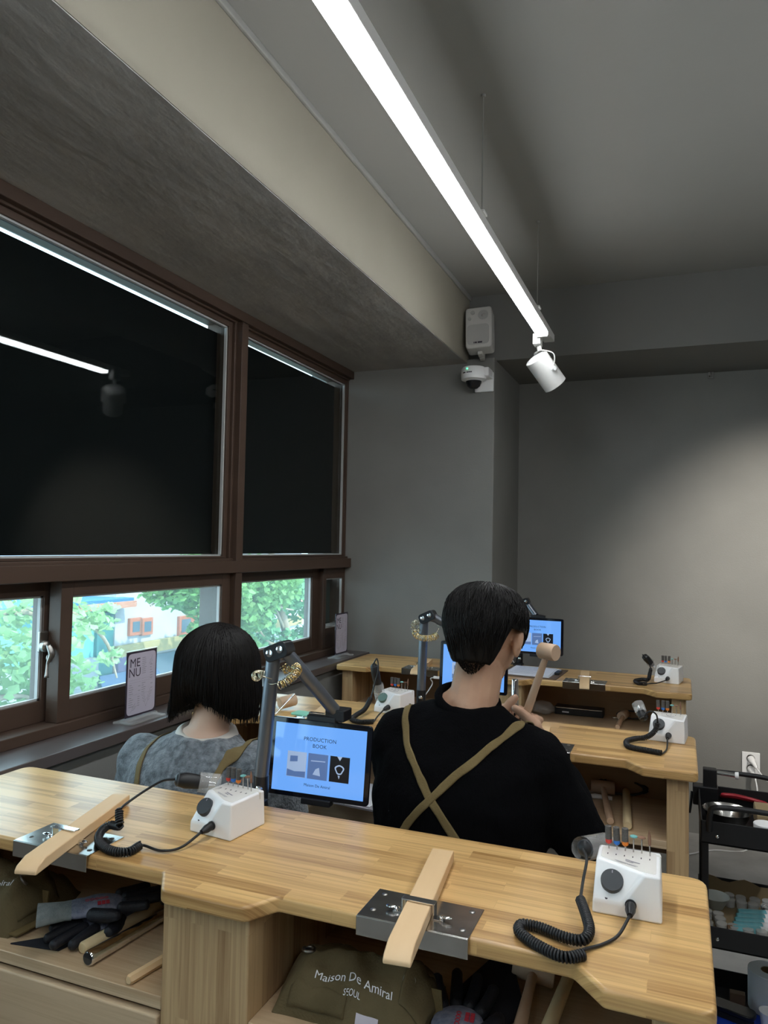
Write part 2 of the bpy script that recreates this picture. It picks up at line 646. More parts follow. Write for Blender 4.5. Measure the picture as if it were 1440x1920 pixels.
framed('window_1', .30, 2.532, 1.398, 2.345, -1.678, (.02, .024, .008, .022))
framed('window_2', 2.600, YP - .012, 1.398, 2.345, -1.678, (.006, .006, .008, .022))
framed('window_3', .30, 1.712, .932, 1.345, -1.715, (.05, .052, .062, .05), .045, glass='dusty_veil_glass')
framed('window_4', 1.668, 2.532, .932, 1.345, -1.660, (.046, .05, .062, .05), .045, glass='dusty_veil_glass')
framed('window_5', 2.600, 3.43, .932, 1.345, -1.700, (.004, .10, .062, .048), .045, glass='dusty_veil_glass')
framed('window_6', 3.40, YP - .012, .932, 1.345, -1.672, (.03, .006, .10, .06), .04)
# roller blinds behind the upper panes and the small end pane
for nm, lb, y0, y1, z0, z1, x, mt in (
        ('roller_blind', 'wide black roller blind behind the large upper window pane', .28, 2.556, 1.418, 2.310, -1.752, 'blind_black'),
        ('roller_blind', 'narrower black roller blind behind the upper window pane next to the pillar', 2.572, 3.649, 1.418, 2.316, -1.752, 'blind_black'),
        ('roller_blind', 'small dark green blind behind the lower end pane by the pillar', 3.415, 3.649, 1.045, 1.278, -1.752, 'blind_green')):
    t = thing(nm, lb, 'blind', (x, (y0 + y1) / 2, z0), world=True)
    MB().box(x - .002, x, y0, y1, z0, z1).build('cloth', mt, t)
    MB().box(x - .006, x + .004, y0, y1, z0 - .006, z0 + .004).build('hem_bar', mt, t, bevel=.002)
# cam lock between the two sliding sashes
t = thing('window_lock', 'pewter cam lock with scrolled lever on the sliding window stile', 'lock', (-1.70, 1.648, 1.09), world=True)
MB().box(-1.714, -1.702, 1.636, 1.668, 1.135, 1.195).build('lock_plate', 'pewter', t, bevel=.004)
MB().lathe([(.016, 0), (.016, .012), (.012, .016), (.004, .018)], 20,
           Matrix.Translation((-1.703, 1.65, 1.152)) @ Matrix.Rotation(R(90), 4, 'Y')).build('boss', 'pewter', t, smooth=40)
MB().tube(smooth_path([(-1.682, 1.648, 1.158), (-1.672, 1.652, 1.132), (-1.676, 1.642, 1.105), (-1.668, 1.632, 1.068)]),
          [.008 + .0035 * math.sin(i * .26) for i in range(25)], 10, flat=.6).build('lever', 'pewter', t, smooth=180)
MB().torus((-1.694, 1.668, 1.118), .010, .004, (1, 0, 0)).build('scroll', 'pewter', t, smooth=180)

# ------------------------------------------------------------------ ceiling fixtures


def batten(name, label, x, y0, y1, rods):
    t = thing(name, label, 'light', (x, y1, 2.35), world=True)
    MB().box(x - .0225, x + .0225, y0, y1 - .17, 2.349, 2.366).build('led_diffuser', 'led_diffuser', t, bevel=.004)
    MB().box(x - .022, x + .024, y0, y1, 2.3665, 2.398).build('track', 'white_enamel', t, bevel=.002)
    MB().box(x - .0225, x + .0225, y1 - .17, y1 - .155, 2.347, 2.366).build('end_cap', 'white_enamel', t, bevel=.002)
    for ry in rods:
        MB().box(x - .008, x + .03, ry - .02, ry + .02, 2.396, 2.404).build('bracket', 'white_enamel', t, bevel=.002)
        MB().tube([(x + .018, ry, 2.40), (x + .018, ry, CEIL)], .0019, 8).build('suspension_rod', 'ceiling_grey', t)
        MB().lathe([(.007, -.008), (.007, 0)], 14, Matrix.Translation((x + .018, ry, CEIL))).build('ceiling_cup', 'ceiling_grey', t)
    return t


batten('track_light', 'long bright white LED batten hanging on thin rods under the ceiling', -.5405, -1.3, 3.285, (2.016, 2.893, .6, -.8))
batten('track_light', 'second white LED batten hanging out of frame on the right', .95, -1.3, 3.0, (2.016, .6, -.8))


def spotlight(label, base, d, energy, lamp_name):
    """white cylinder spot on a yoke; base = point under the track, d = beam direction"""
    base, d = V(base), V(d).normalized()
    t = thing('spotlight', label, 'spotlight', base, world=True)
    MB().box(base.x - .016, base.x + .016, base.y - .03, base.y + .03, base.z - .03, base.z + .016).build('adapter', 'white_enamel', t, bevel=.003)
    c = base + V((.03, .03, -.135))
    q = V((0, 0, 1)).rotation_difference(d).to_matrix().to_4x4()
    mt = Matrix.Translation(c) @ q
    r, L = .051, .074
    MB().lathe([(r - .006, -L), (r, -L + .004), (r, L), (r - .004, L), (r - .005, L - .02), (.006, L - .03)], 40, mt).build('can', 'white_enamel', t, smooth=35)
    MB().lathe([(.034, -L - .002), (.036, -L + .003)], 32, mt).build('back_cap', 'white_plastic', t, smooth=35)
    ax = d.cross(V((0, 0, 1))).normalized()
    top = base + V((.004, .004, -.03))
    MB().tube([top, top + V((.004, .004, -.02))], .010, 16).build('swivel', 'white_enamel', t, smooth=40)
    yo = MB()
    hub = top + V((.004, .004, -.022))
    for sgn in (-1, 1):
        pts = smooth_path([hub, hub + ax * sgn * .03 + V((0, 0, -.004)), c + ax * sgn * (r + .006) + V((0, 0, .06)),
                           c + ax * sgn * (r + .006)], 6)
        yo.tube(pts, .0075, 8, flat=.35)
    yo.build('yoke', 'white_enamel', t, smooth=60)
    for sgn in (-1, 1):
        MB().tube([c + ax * sgn * (r - .001), c + ax * sgn * (r + .013)], .010, 16).build('pivot_knob', 'white_plastic', t, smooth=40)
    ld = bpy.data.lights.new(lamp_name, 'SPOT')
    ld.energy = energy
    ld.spot_size = R(62)
    ld.spot_blend = 1.0
    ld.shadow_soft_size = .03
    ld.color = (1.0, .94, .84)
    lo = bpy.data.objects.new(lamp_name, ld)
    COL.objects.link(lo)
    lo.parent = t
    lo.matrix_world = Matrix.Identity(4)
    lo.location = c + d * (L + .01) - base
    lo.rotation_euler = V((0, 0, -1)).rotation_difference(d).to_euler()
    return t


spotlight('white cylinder spotlight at the far end of the LED track', (-.568, 3.16, 2.352), (.48, .50, -.72), SPOT_POWER * .12, 'spot_bulb')
spotlight('white cylinder spotlight on the right track, aimed at the back wall', (.95, 2.70, 2.352), (-.28, 1.0, -.60), SPOT_POWER, 'wall_spot_bulb')

# loudspeaker hanging in the beam corner
SX = -.930
t = thing('wall_speaker', 'small white wall loudspeaker tilted in the beam corner above the camera', 'speaker', (SX, 3.60, 2.43), world=True)
q = Matrix.Translation((SX, 3.585, 2.535)) @ Matrix.Rotation(R(4), 4, 'Z') @ Matrix.Rotation(R(-10), 4, 'X') @ Matrix.Rotation(R(-3), 4, 'Y')
fp = round_poly([(-.066, -.108), (.066, -.108), (.066, .108), (-.066, .108)], .018)
X90 = Matrix.Rotation(R(90), 4, 'X')
b = MB().prism(fp, -.045, .045, q @ X90).build('cabinet', 'ivory_plastic', t, bevel=.008, seg=3)
MB().prism(round_poly([(-.056, -.092), (.052, -.092), (.052, .015), (-.056, .015)], .022), .045, .0475, q @ X90).build('grille', 'grille', b, bevel=.0015)
MB().lathe([(.024, .045), (.026, .048), (.018, .047), (.010, .044), (.004, .050)], 24, q @ X90 @ Matrix.Translation((.024, .062, 0))).build('tweeter', 'grille', b, smooth=35)
for px_, pz, pr in ((-.028, .08, .011), (-.044, .048, .0085)):
    MB().lathe([(pr, .045), (pr, .0475), (pr * .6, .0465)], 16, q @ X90 @ Matrix.Translation((px_, pz, 0))).build('port', 'grille', b, smooth=35)
lg = MB()
for k, (x0, x1) in enumerate(((-.024, -.020), (-.018, -.008), (-.004, .018))):
    lg.box(x0, x1, -.0487, -.0478, -.086, -.078, q)
lg.build('logo', 'print_dark', b)
MB().box(-.012, .012, -.01, .03, -.128, -.112, q).build('bracket_foot', 'ivory_plastic', t, bevel=.003)
MB().box(-.012, .012, .04, .075, -.128, .125, q).build('bracket', 'ivory_plastic', t, bevel=.003)
MB().box(-.010, .010, .0, .045, .112, .122, q).build('bracket_tab', 'ivory_plastic', t, bevel=.002)

# dome camera on the pillar
CX, CZ = -.944, 2.318
t = thing('dome_camera', 'white dome security camera with green light on the pillar', 'camera', (CX, YP, CZ), world=True)
MB().box(-.968, -.872, YP - .014, YP - .0005, 2.240, 2.338).build('wall_plate', 'white_plastic', t, bevel=.004)
MB().box(-.935, -.875, YP - .10, YP - .012, 2.300, 2.345).build('arm', 'white_plastic', t, bevel=.006)
mt = Matrix.Translation((CX - .012, YP - .075, 2.285))
MB().lathe([(.052, 0), (.062, .004), (.064, .03), (.062, .056), (.056, .064), (.01, .066)], 36, mt).build('housing', 'white_plastic', t, smooth=35)
MB().lathe([(.005, -.042), (.018, -.039), (.031, -.028), (.038, -.012), (.040, .001)], 28, mt).build('dome', 'dome_dark', t, smooth=60)
MB().lathe([(.038, -.004), (.046, -.002), (.050, .002)], 28, mt).build('dome_ring', 'white_plastic', t, smooth=35)
MB().sphere((CX - .031, YP - .075 - .0605, 2.334), .0045, 10, 6).build('status_light', 'led_green', t)
lb = MB()
for k in range(9):
    a = R(-128 + k * 5.2)
    if k in (3,):
        continue
    c_ = V((CX - .012 + .0645 * math.cos(a), YP - .075 + .0645 * math.sin(a), 2.316))
    lb.box(-.0022, .0022, -.0006, .0006, -.003, .003, Matrix.Translation(c_) @ Matrix.Rotation(a + R(90), 4, 'Z'))
lb.build('lettering', 'print_dark', t)
# little bracket left on the top of the back wall
t = thing('wall_hook', 'small dark metal hook at the top of the back wall', 'hook', (.147, YB, 2.38), world=True)
MB().box(.133, .160, YB - .012, YB - .0005, 2.372, 2.412).build('plate', 'pewter', t, bevel=.002)
MB().tube(smooth_path([(.147, YB - .012, 2.40), (.147, YB - .035, 2.392), (.147, YB - .036, 2.372)]), .004, 8).build('hook', 'pewter', t)
MB().tube([(.139, YB - .012, 2.382), (.139, YB - .018, 2.382)], .004, 8).build('screw', 'steel', t)

# window in the left wall behind the camera: frame, pane and white slatted blind (mirrored in the tablet)
w7 = struct(MB().box(-1.70, -1.63, LY0, LY0 + .05, LZ0, LZ1).build('window_7', 'white_enamel'))
MB().box(-1.70, -1.63, LY1 - .05, LY1, LZ0, LZ1).build('stile', 'white_enamel', w7)
MB().box(-1.70, -1.63, LY0 + .05, LY1 - .05, LZ0, LZ0 + .05).build('rail', 'white_enamel', w7)
MB().box(-1.70, -1.63, LY0 + .05, LY1 - .05, LZ1 - .05, LZ1).build('rail', 'white_enamel', w7)
MB().box(-1.70, -1.63, -1.41, -1.35, LZ0 + .05, LZ1 - .05).build('mullion', 'white_enamel', w7)
MB().box(-1.69, -1.686, LY0 + .05, LY1 - .05, LZ0 + .05, LZ1 - .05).build('pane', 'window_glass', w7)
t = thing('slatted_blind', 'white slatted blind in the window behind the camera', 'blind', (-1.64, -1.22, LZ0), world=True)
slat = None
for k in range(37):
    z = LZ0 + .08 + k * .04
    mt = Matrix.Translation((-1.645, 0, z)) @ Matrix.Rotation(R(-10), 4, 'Y')
    MB().box(-.016, .016, LY0 + .06, LY1 - .06, -.0006, .0006, mt).build('slat', 'white_plastic', t)

# ------------------------------------------------------------------ benches
TOP, BOT = .900, .874
SHELF = .708


def bench(name, label, y0, drawer=True):
    """two-seat jeweller's bench; y0 = near edge of the wide parts"""
    yr, yf = y0 + .052, y0 + .404
    t = thing(name, label, 'workbench', (-.73, y0 + .2, 0), world=True, group='jewellery benches in three rows')
    pts = [(-1.50, y0), (-1.345, y0), (-1.295, yr), (-.818, yr), (-.780, y0), (-.622, y0), (-.592, yr), (-.137, yr), (-.092, y0), (.042, y0),
           (.042, yf), (-1.50, yf)]
    rad = [.022, .006, .006, .004, .012, .012, .004, .006, .006, .022, .03, .03]
    MB().prism(round_poly(pts, rad), BOT, TOP).build('worktop', wood_top, t, bevel=.006, seg=3)
    # posts
    pf, pb = y0 + .030, yf - .012
    MB().box(-.797, -.632, pf, pb, 0, BOT).build('centre_post', wood_leg, t, bevel=.003)
    for xa, xb in ((-.034, .020), (-1.478, -1.424)):
        MB().box(xa, xb, pf, pf + .05, 0, BOT).build('leg', wood_leg, t, bevel=.003)
        MB().box(xa, xb, pb - .05, pb, 0, BOT).build('leg', wood_leg, t, bevel=.003)
        MB().box(xa + .018, xb - .018, pf + .05, pb - .05, .45, BOT).build('side_panel', wood_leg, t)
    for xa, xb, bay in ((-1.460, -.797, 0), (-.632, -.016, 1)):
        MB().box(xa, xb, pb - .020, pb - .006, .55, BOT).build('back_panel', wood_back, t)
        MB().box(xa + .0005, xb - .0005, pf + .002, pb - .021, SHELF - .022, SHELF).build('shelf', wood_shelf, t, bevel=.002)
    # drawer under the left shelf
    if drawer:
        d = MB().box(-1.418, -.801, pf - .004, pf + .016, SHELF - .148, SHELF - .030).build('drawer', wood_shelf, t, bevel=.004)
        MB().box(-1.40, -.82, pf + .016, pb - .03, SHELF - .140, SHELF - .128).build('drawer_bottom', wood_shelf, d)
        for xa in (-1.402, -.832):
            MB().box(xa, xa + .014, pf + .016, pb - .03, SHELF - .14, SHELF - .04).build('drawer_side', wood_shelf, d)
    return t


BY = (1.016, 2.074, 3.190)
bench('workbench', 'nearest oak workbench with two bench pins and a drawer', BY[0])
bench('workbench', 'middle oak workbench in front of the seated couple', BY[1])
bench('workbench', 'farthest oak workbench against the grey pillar and back wall', BY[2], False)

# ------------------------------------------------------------------ clamping plates and bench pins


def plate(label, xc, yr):
    t = thing('clamp_plate', label, 'plate', (xc, yr, TOP), group='steel bench pin plates')
    w = .087
    MB().box(-w, w, -.006, .088, 0, .0018).build('top_plate', 'steel', t, bevel=.0008)
    MB().box(-w, w, -.0085, -.0065, -.027, .0016).build('front_lip', 'steel', t, bevel=.0008)
    sc = [(-.072, .072), (.072, .072), (-.070, .018), (.073, .014)]
    for sx, sy in sc:
        MB().lathe([(.0046, .0018), (.0046, .0024), (.003, .0030)], 14, Matrix.Translation((sx, sy, 0))).build('screw', 'pewter', t, smooth=35)
    # bridge clamp over the pin with feet and wing screws
    c = MB()
    c.box(-.026, .026, .024, .038, .0225, .0248).box(-.0262, -.0240, .024, .038, .0018, .0246).box(.0240, .0262, .024, .038, .0018, .0246)
    c.box(-.040, -.0245, .024, .038, .0018, .0036).box(.0245, .040, .024, .038, .0018, .0036)
    br = c.build('clamp_bridge', 'chrome', t, bevel=.0006)
    for sx in (-.036, .036):
        MB().lathe([(.005, .0036), (.005, .006), (.003, .008)], 14, Matrix.Translation((sx, .031, 0))).build('wing_screw', 'chrome', br, smooth=35)
        MB().sphere((sx + .008 * (1 if sx > 0 else -1), .029, .0075), (.009, .005, .002), 12, 8).build('wing', 'chrome', br, smooth=180)
    return t


def pin(label, xc, yr, rot, near, far, tip=.5, z=.0, lift=0.):
    t = thing('bench_pin', label, 'bench pin', (xc, yr, TOP + .002), rot, group='wooden bench pins')
    w = .0195
    # flat bar, its near end sloped and worn
    prof = [(far, .0), (far, .0195), (near + .03, .0195), (near + .006, .012), (near, .006), (near, .0)]
    vs = []
    for sx in (-w, w):
        vs += [(sx, y, zz) for y, zz in prof]
    n = len(prof)
    fs = [tuple(range(n)), tuple(reversed(range(n, 2 * n)))] + [(i, n + i, n + (i + 1) % n, (i + 1) % n) for i in range(n)]
    MB().add(vs, fs).build('bar', 'pin_wood', t, bevel=.0022)
    return t


PX = {0: (-1.062, -.368), 1: (-1.075, -.368), 2: (-1.10, -.376)}
plab = (('steel plate clamped on the nearest bench, left recess', 'steel plate with bridge clamp on the nearest bench, right recess'),
        ('steel plate on the middle bench in front of the woman', 'steel plate on the middle bench beside the man in black'),
        ('steel plate on the farthest bench towards the window', 'steel plate on the farthest bench beside the open clipboard'))
nlab = (('wooden bench pin beside the coiled cord on the nearest bench, left', 'wooden bench pin in the centre foreground over the khaki apron'),
        ('wooden bench pin on the middle bench behind the big tablet', 'wooden bench pin on the middle bench at the man\'s hands'),
        ('wooden bench pin on the farthest bench behind the tablet pole', 'wooden bench pin on the farthest bench next to the clipboard'))
rots = ((R(15.5), R(7)), (R(11), R(6)), (R(8), R(6)))
for k in range(3):
    for s_ in range(2):
        plate(plab[k][s_], PX[k][s_], BY[k] + .052)
        pin(nlab[k][s_], PX[k][s_] + (.012 if (k, s_) == (0, 0) else 0), BY[k] + .052 + .031, rots[k][s_], -.145 if k < 2 else -.185, .205 if k == 0 else .16)

# ------------------------------------------------------------------ micromotor units, burs and handpieces


def unit_body():
    W2, D2, H = .051, .053, .067
    h1, yc, xa, xb = .020, -D2 + .047, .004, .026
    v = [(-W2, -D2, 0), (W2, -D2, 0), (W2, D2, 0), (-W2, D2, 0),                 # 0-3 base
         (-W2, -D2, h1), (xa - .012, -D2, h1), (xb, -D2 + .002, H), (W2, -D2 + .002, H),  # 4-7 front
         (W2, D2, H), (-W2, D2, H), (-W2, yc, H), (xb - .003, -D2 + .010, H)]         # 8-11
    f = [(0, 3, 2, 1), (0, 1, 7, 6, 5, 4), (1, 2, 8, 7), (2, 3, 9, 8), (3, 0, 4, 10, 9), (7, 8, 9, 10, 11, 6), (4, 5, 11, 10), (5, 6, 11)]
    v = [(x * (1 - .05 * z / H), y * (1 - .03 * z / H), z) for x, y, z in v]
    return MB().add(v, f)


def motor_unit(label, loc, rot, knob='grey_rubber'):
    t = thing('motor_unit', label, 'motor unit', loc, rot, group='white micromotor units')
    b = unit_body().build('housing', 'white_plastic', t, bevel=.0065, seg=4)
    MB().prism(round_poly([(-.042, .0), (.018, -.036), (.042, -.040), (.042, .045), (-.042, .045)], .006), .0665, .0676).build('top_tray', 'tray_plastic', b, bevel=.0006)
    # knob on the sloping face
    n = V((0, -.055, .047)).normalized()
    q = Matrix.Translation((-.022, -.033, .041)) @ V((0, 0, 1)).rotation_difference(n).to_matrix().to_4x4()
    k = MB().lathe([(.0172, -.002), (.0170, .014), (.0160, .0165), (.002, .0167)], 28, q).build('speed_knob', knob, t, smooth=35)
    MB().box(-.0008, .0008, .010, .014, .0167, .0171, q).build('pointer', 'print_grey', k)
    q2 = Matrix.Translation((-.030, -.0495, .0245)) @ V((0, 0, 1)).rotation_difference(n).to_matrix().to_4x4()
    MB().lathe([(.0022, -.001), (.0022, .0008)], 12, q2).build('indicator', 'print_dark', t)
    MB().lathe([(.0085, 0), (.0085, .003)], 18, Matrix.Translation((.006, -.0535, .022)) @ Matrix.Rotation(R(90), 4, 'X')).build('socket', 'black_rubber', t)
    # row of empty bur holes, print
    h = MB()
    for i in range(6):
        h.box(-.033 + i * .0128, -.0316 + i * .0128, .012, .0165, .0674, .0681)
    h.build('bur_slots', 'print_dark', b)
    pr = Panel((.004, -.012, .0676), V((.93, -.37, 0)), V((.37, .93, 0)), .0006)
    for x0, x1, y0, y1 in ((-.012, -.004, .006, .009), (-.0035, .012, .0055, .0085), (-.010, .003, .0015, .004), (-.024, -.002, -.006, -.0048),
                           (-.001, .014, -.006, -.0048), (-.020, -.004, -.0085, -.0075), (-.002, .012, -.0085, -.0075)):
        pr.rect(x0, x1, y0, y1)
    pr.build('print', 'print_grey', b)
    MB().box(.0405, .0490, .034, .040, .052, .0672).build('rest_notch', 'tray_plastic', t, bevel=.001)
    return t


KINDS = [('band_red', 'c'), ('band_blue', 'c'), ('band_orange', 'c'), ('bur_teal', 'd'), ('bur_brown', 'd'), ('bur_brown', 'p')]
BURMESH = {}


def bur(label, unit, i, kind, group):
    mat_, ty = kind
    loc = unit.matrix_world @ V((-.032 + i * .0128, .036 if i < 5 else .030, .0670))
    o = thing('rotary_bur', label, 'bur', loc, unit.rotation_euler.z, group=group)
    o.rotation_euler = (R(random.uniform(-3, 3)), R(random.uniform(-3, 3)), 0)
    L = .011
    key = kind
    if key in BURMESH:
        for me in BURMESH[key]:
            p_ = bpy.data.objects.new(me.name.split('.')[0], me)
            COL.objects.link(p_)
            p_.parent = o
        return
    parts = [MB().tube([(0, 0, -.004), (0, 0, L + .014 if ty != 'c' else L)], .0011, 8).build('shank', 'steel', o)]
    if ty == 'c':
        parts.append(MB().lathe([(.002, L - .003), (.0052, L), (.0054, L + .005)], 16).build('colour_band', mat_, o, smooth=35))
        parts.append(MB().lathe([(.0052, L + .005), (.0052, L + .0255), (.0045, L + .026), (.002, L + .0245)], 16).build('grit_sleeve', 'bur_grey', o, smooth=35))
    elif ty == 'd':
        parts.append(MB().lathe([(.0015, L + .012), (.0062, L + .0135), (.0058, L + .0152), (.0015, L + .017)], 18).build('disc', mat_, o, smooth=35))
    else:
        parts.append(MB().lathe([(.0018, L + .006), (.0026, L + .008), (.0026, L + .020), (.0008, L + .029)], 14).build('point', mat_, o, smooth=35))
    BURMESH[key] = [p_.data for p_ in parts]


def coil_mesh(path, rad=.0062, wire=.0021, pitch=.0044):
    p = smooth_path(path, 14)
    d = [0]
    for i in range(1, len(p)):
        d.append(d[-1] + (p[i] - p[i - 1]).length)
    L = d[-1]
    n = int(L / pitch * 9)
    pts = []
    j = 0
    u = V((0, 0, 1))
    for i in range(n):
        s = L * i / (n - 1)
        while j < len(d) - 2 and d[j + 1] < s:
            j += 1
        f = (s - d[j]) / max(d[j + 1] - d[j], 1e-6)
        c = p[j].lerp(p[j + 1], f)
        tn = (p[j + 1] - p[j]).normalized()
        u = (u - tn * u.dot(tn)).normalized()
        w = tn.cross(u)
        a = 2 * math.pi * i / 9
        pts.append(c + (u * math.cos(a) + w * math.sin(a)) * rad)
    return MB().tube(pts, wire, 5)


def handpiece(label, a, b, unit, coil, lead_top, sleeve=.70, fat=1.0):
    """black handpiece from its cord end a to its nose b, with spiral cord to the unit's socket"""
    a, b = V(a), V(b)
    t = thing('rotary_handpiece', label, 'handpiece', (a.x, a.y, TOP), world=True, group='black rotary handpieces on spiral cords')
    d = b - a
    prof = [(0, .006), (.06, .0105), (.3, .0135), (.6, .0125), (.85, .0105), (1.0, .0085)]
    MB().tube([a + d * s for s, _ in prof], [r * fat for _, r in prof], 20).build('grip', 'black_rubber', t, smooth=50)
    MB().tube([b, b + d.normalized() * .014], [.0065 * fat, .004 * fat], 16).build('nose', 'chrome', t, smooth=50)
    MB().torus(a + d * .09, .0105 * fat, .0016, d).build('grip_ring', 'grey_rubber', t, smooth=180)
    if sleeve:
        MB().tube([a + d * sleeve, b + d.normalized() * .022], [.0165 * fat, .0175 * fat], 20, cap=False).build('clear_cradle', 'clear_plastic', t, smooth=60)
    sock = unit.matrix_world @ V((.006, -.0565, .022))
    fwd = (unit.matrix_world.to_3x3() @ V((0, -1, -.12))).normalized()
    MB().tube([sock, sock + fwd * .012, sock + fwd * .026], [.0075, .0078, .0042], 16).build('plug', 'black_rubber', t, smooth=50)
    lead = [sock + fwd * .026] + [V(p) for p in coil[0]] + [V(coil[1][0])]
    MB().tube(smooth_path(lead, 8), .0024, 8).build('lead', 'black_rubber', t, smooth=180)
    coil_mesh(coil[1]).build('spiral_cord', 'black_rubber', t, smooth=180)
    MB().tube(smooth_path([V(coil[1][-1])] + [V(p) for p in lead_top] + [a], 8), .0024, 8).build('cord', 'black_rubber', t, smooth=180)
    return t


units = {}
for key, lab, loc, rot, kn in (
        ('r1', 'white micromotor unit with burs at the right end of the nearest bench', (-.077, 1.272, TOP), R(1), 'grey_rubber'),
        ('l1', 'white micromotor unit with burs in front of the big tablet', (-.827, 1.279, TOP), R(-7), 'grey_rubber'),
        ('r2', 'white micromotor unit at the right end of the middle bench', (-.034, 2.413, TOP), R(-5), 'grey_rubber'),
        ('l2', 'white micromotor unit with greenish knob left of the man\'s shoulder', (-.902, 2.397, TOP), R(-9), 'knob_green'),
        ('r3', 'white micromotor unit at the right end of the farthest bench', (-.047, 3.452, TOP), R(-10), 'grey_rubber')):
    units[key] = motor_unit(lab, loc, rot, kn)
bpy.context.view_layer.update()
UN = {'r1': 'at the nearest bench\'s right end', 'l1': 'in the unit before the big tablet', 'r2': 'at the middle bench\'s right end',
      'l2': 'beside the man\'s left shoulder', 'r3': 'on the farthest bench'}
BN = ['grey sleeve bur with red band ', 'grey sleeve bur with blue band ', 'grey sleeve bur with orange band ', 'teal disc bur ', 'brown disc bur ', 'brown pointed bur ']
for key, u in units.items():
    for i in range(6):
        bur(BN[i] + UN[key], u, i, KINDS[i], 'burs standing in the motor units')
handpiece('black handpiece seen end-on beside the right foreground motor unit', (-.149, 1.29, .967), (-.128, 1.36, .950), units['r1'],
          ([(-.083, 1.151, .906), (-.102, 1.122, .903), (-.124, 1.091, .906)],
           [(-.121, 1.075, .908), (-.146, 1.056, .9085), (-.182, 1.070, .9085), (-.214, 1.096, .9085), (-.216, 1.119, .909), (-.191, 1.121, .909), (-.154, 1.106, .910),
            (-.128, 1.104, .912), (-.121, 1.126, .915), (-.127, 1.155, .918), (-.143, 1.205, .922)]), [(-.144, 1.25, .934), (-.142, 1.278, .955)], sleeve=-.05, fat=1.15)
handpiece('black handpiece lying at the left of the motor unit before the tablet', (-.934, 1.250, .988), (-.884, 1.292, .975), units['l1'],
          ([(-.842, 1.150, .906), (-.868, 1.128, .904), (-.905, 1.130, .906)],
           [(-.911, 1.124, .908), (-.912, 1.092, .908), (-.945, 1.084, .9085), (-.990, 1.106, .909), (-1.014, 1.138, .912), (-1.012, 1.158, .917), (-.990, 1.152, .921), (-.978, 1.146, .926),
            (-.985, 1.152, .938), (-.992, 1.160, .948)]), [(-1.000, 1.190, .950), (-.985, 1.222, .966), (-.958, 1.242, .984)], fat=1.15)
handpiece('black handpiece at the left side of the middle bench\'s right unit', (-.100, 2.350, .962), (-.112, 2.372, .985), units['r2'],
          ([(-.036, 2.27, .904), (-.046, 2.215, .904)],
           [(-.049, 2.204, .908), (-.091, 2.217, .908), (-.135, 2.234, .908), (-.144, 2.282, .910), (-.122, 2.318, .912), (-.092, 2.325, .918), (-.070, 2.338, .935), (-.062, 2.343, .958)]),
          [(-.066, 2.342, .982), (-.082, 2.341, .990), (-.096, 2.344, .978)], fat=1.0)
handpiece('black handpiece standing upright between the woman and the man', (-.964, 2.352, 1.060), (-.950, 2.376, .962), units['l2'],
          ([(-.915, 2.28, .906), (-.902, 2.22, .905)],
           [(-.894, 2.190, .908), (-.930, 2.168, .908), (-.966, 2.185, .909), (-.968, 2.225, .914), (-.958, 2.27, .925), (-.958, 2.318, .950)]),
          [(-.954, 2.335, .985), (-.942, 2.342, 1.045), (-.950, 2.348, 1.078)], fat=1.1)
handpiece('black handpiece tilted on the farthest bench\'s motor unit', (-.146, 3.40, 1.010), (-.112, 3.435, .968), units['r3'],
          ([(-.09, 3.365, .905), (-.118, 3.335, .905)],
           [(-.130, 3.300, .908), (-.163, 3.300, .908), (-.178, 3.350, .909), (-.152, 3.395, .910), (-.128, 3.375, .914), (-.122, 3.40, .935), (-.118, 3.41, .955)]),
          [(-.128, 3.40, .985), (-.150, 3.39, 1.014)], fat=1.1)

# ------------------------------------------------------------------ tablets on folding arms


def frame_mat(c, ex, n):
    ex, n = V(ex).normalized(), V(n).normalized()
    ex = (ex - n * ex.dot(n)).normalized()
    ey = n.cross(ex)
    return Matrix(((ex.x, ey.x, n.x, c[0]), (ex.y, ey.y, n.y, c[1]), (ex.z, ey.z, n.z, c[2]), (0, 0, 0, 1))), ex, ey, n


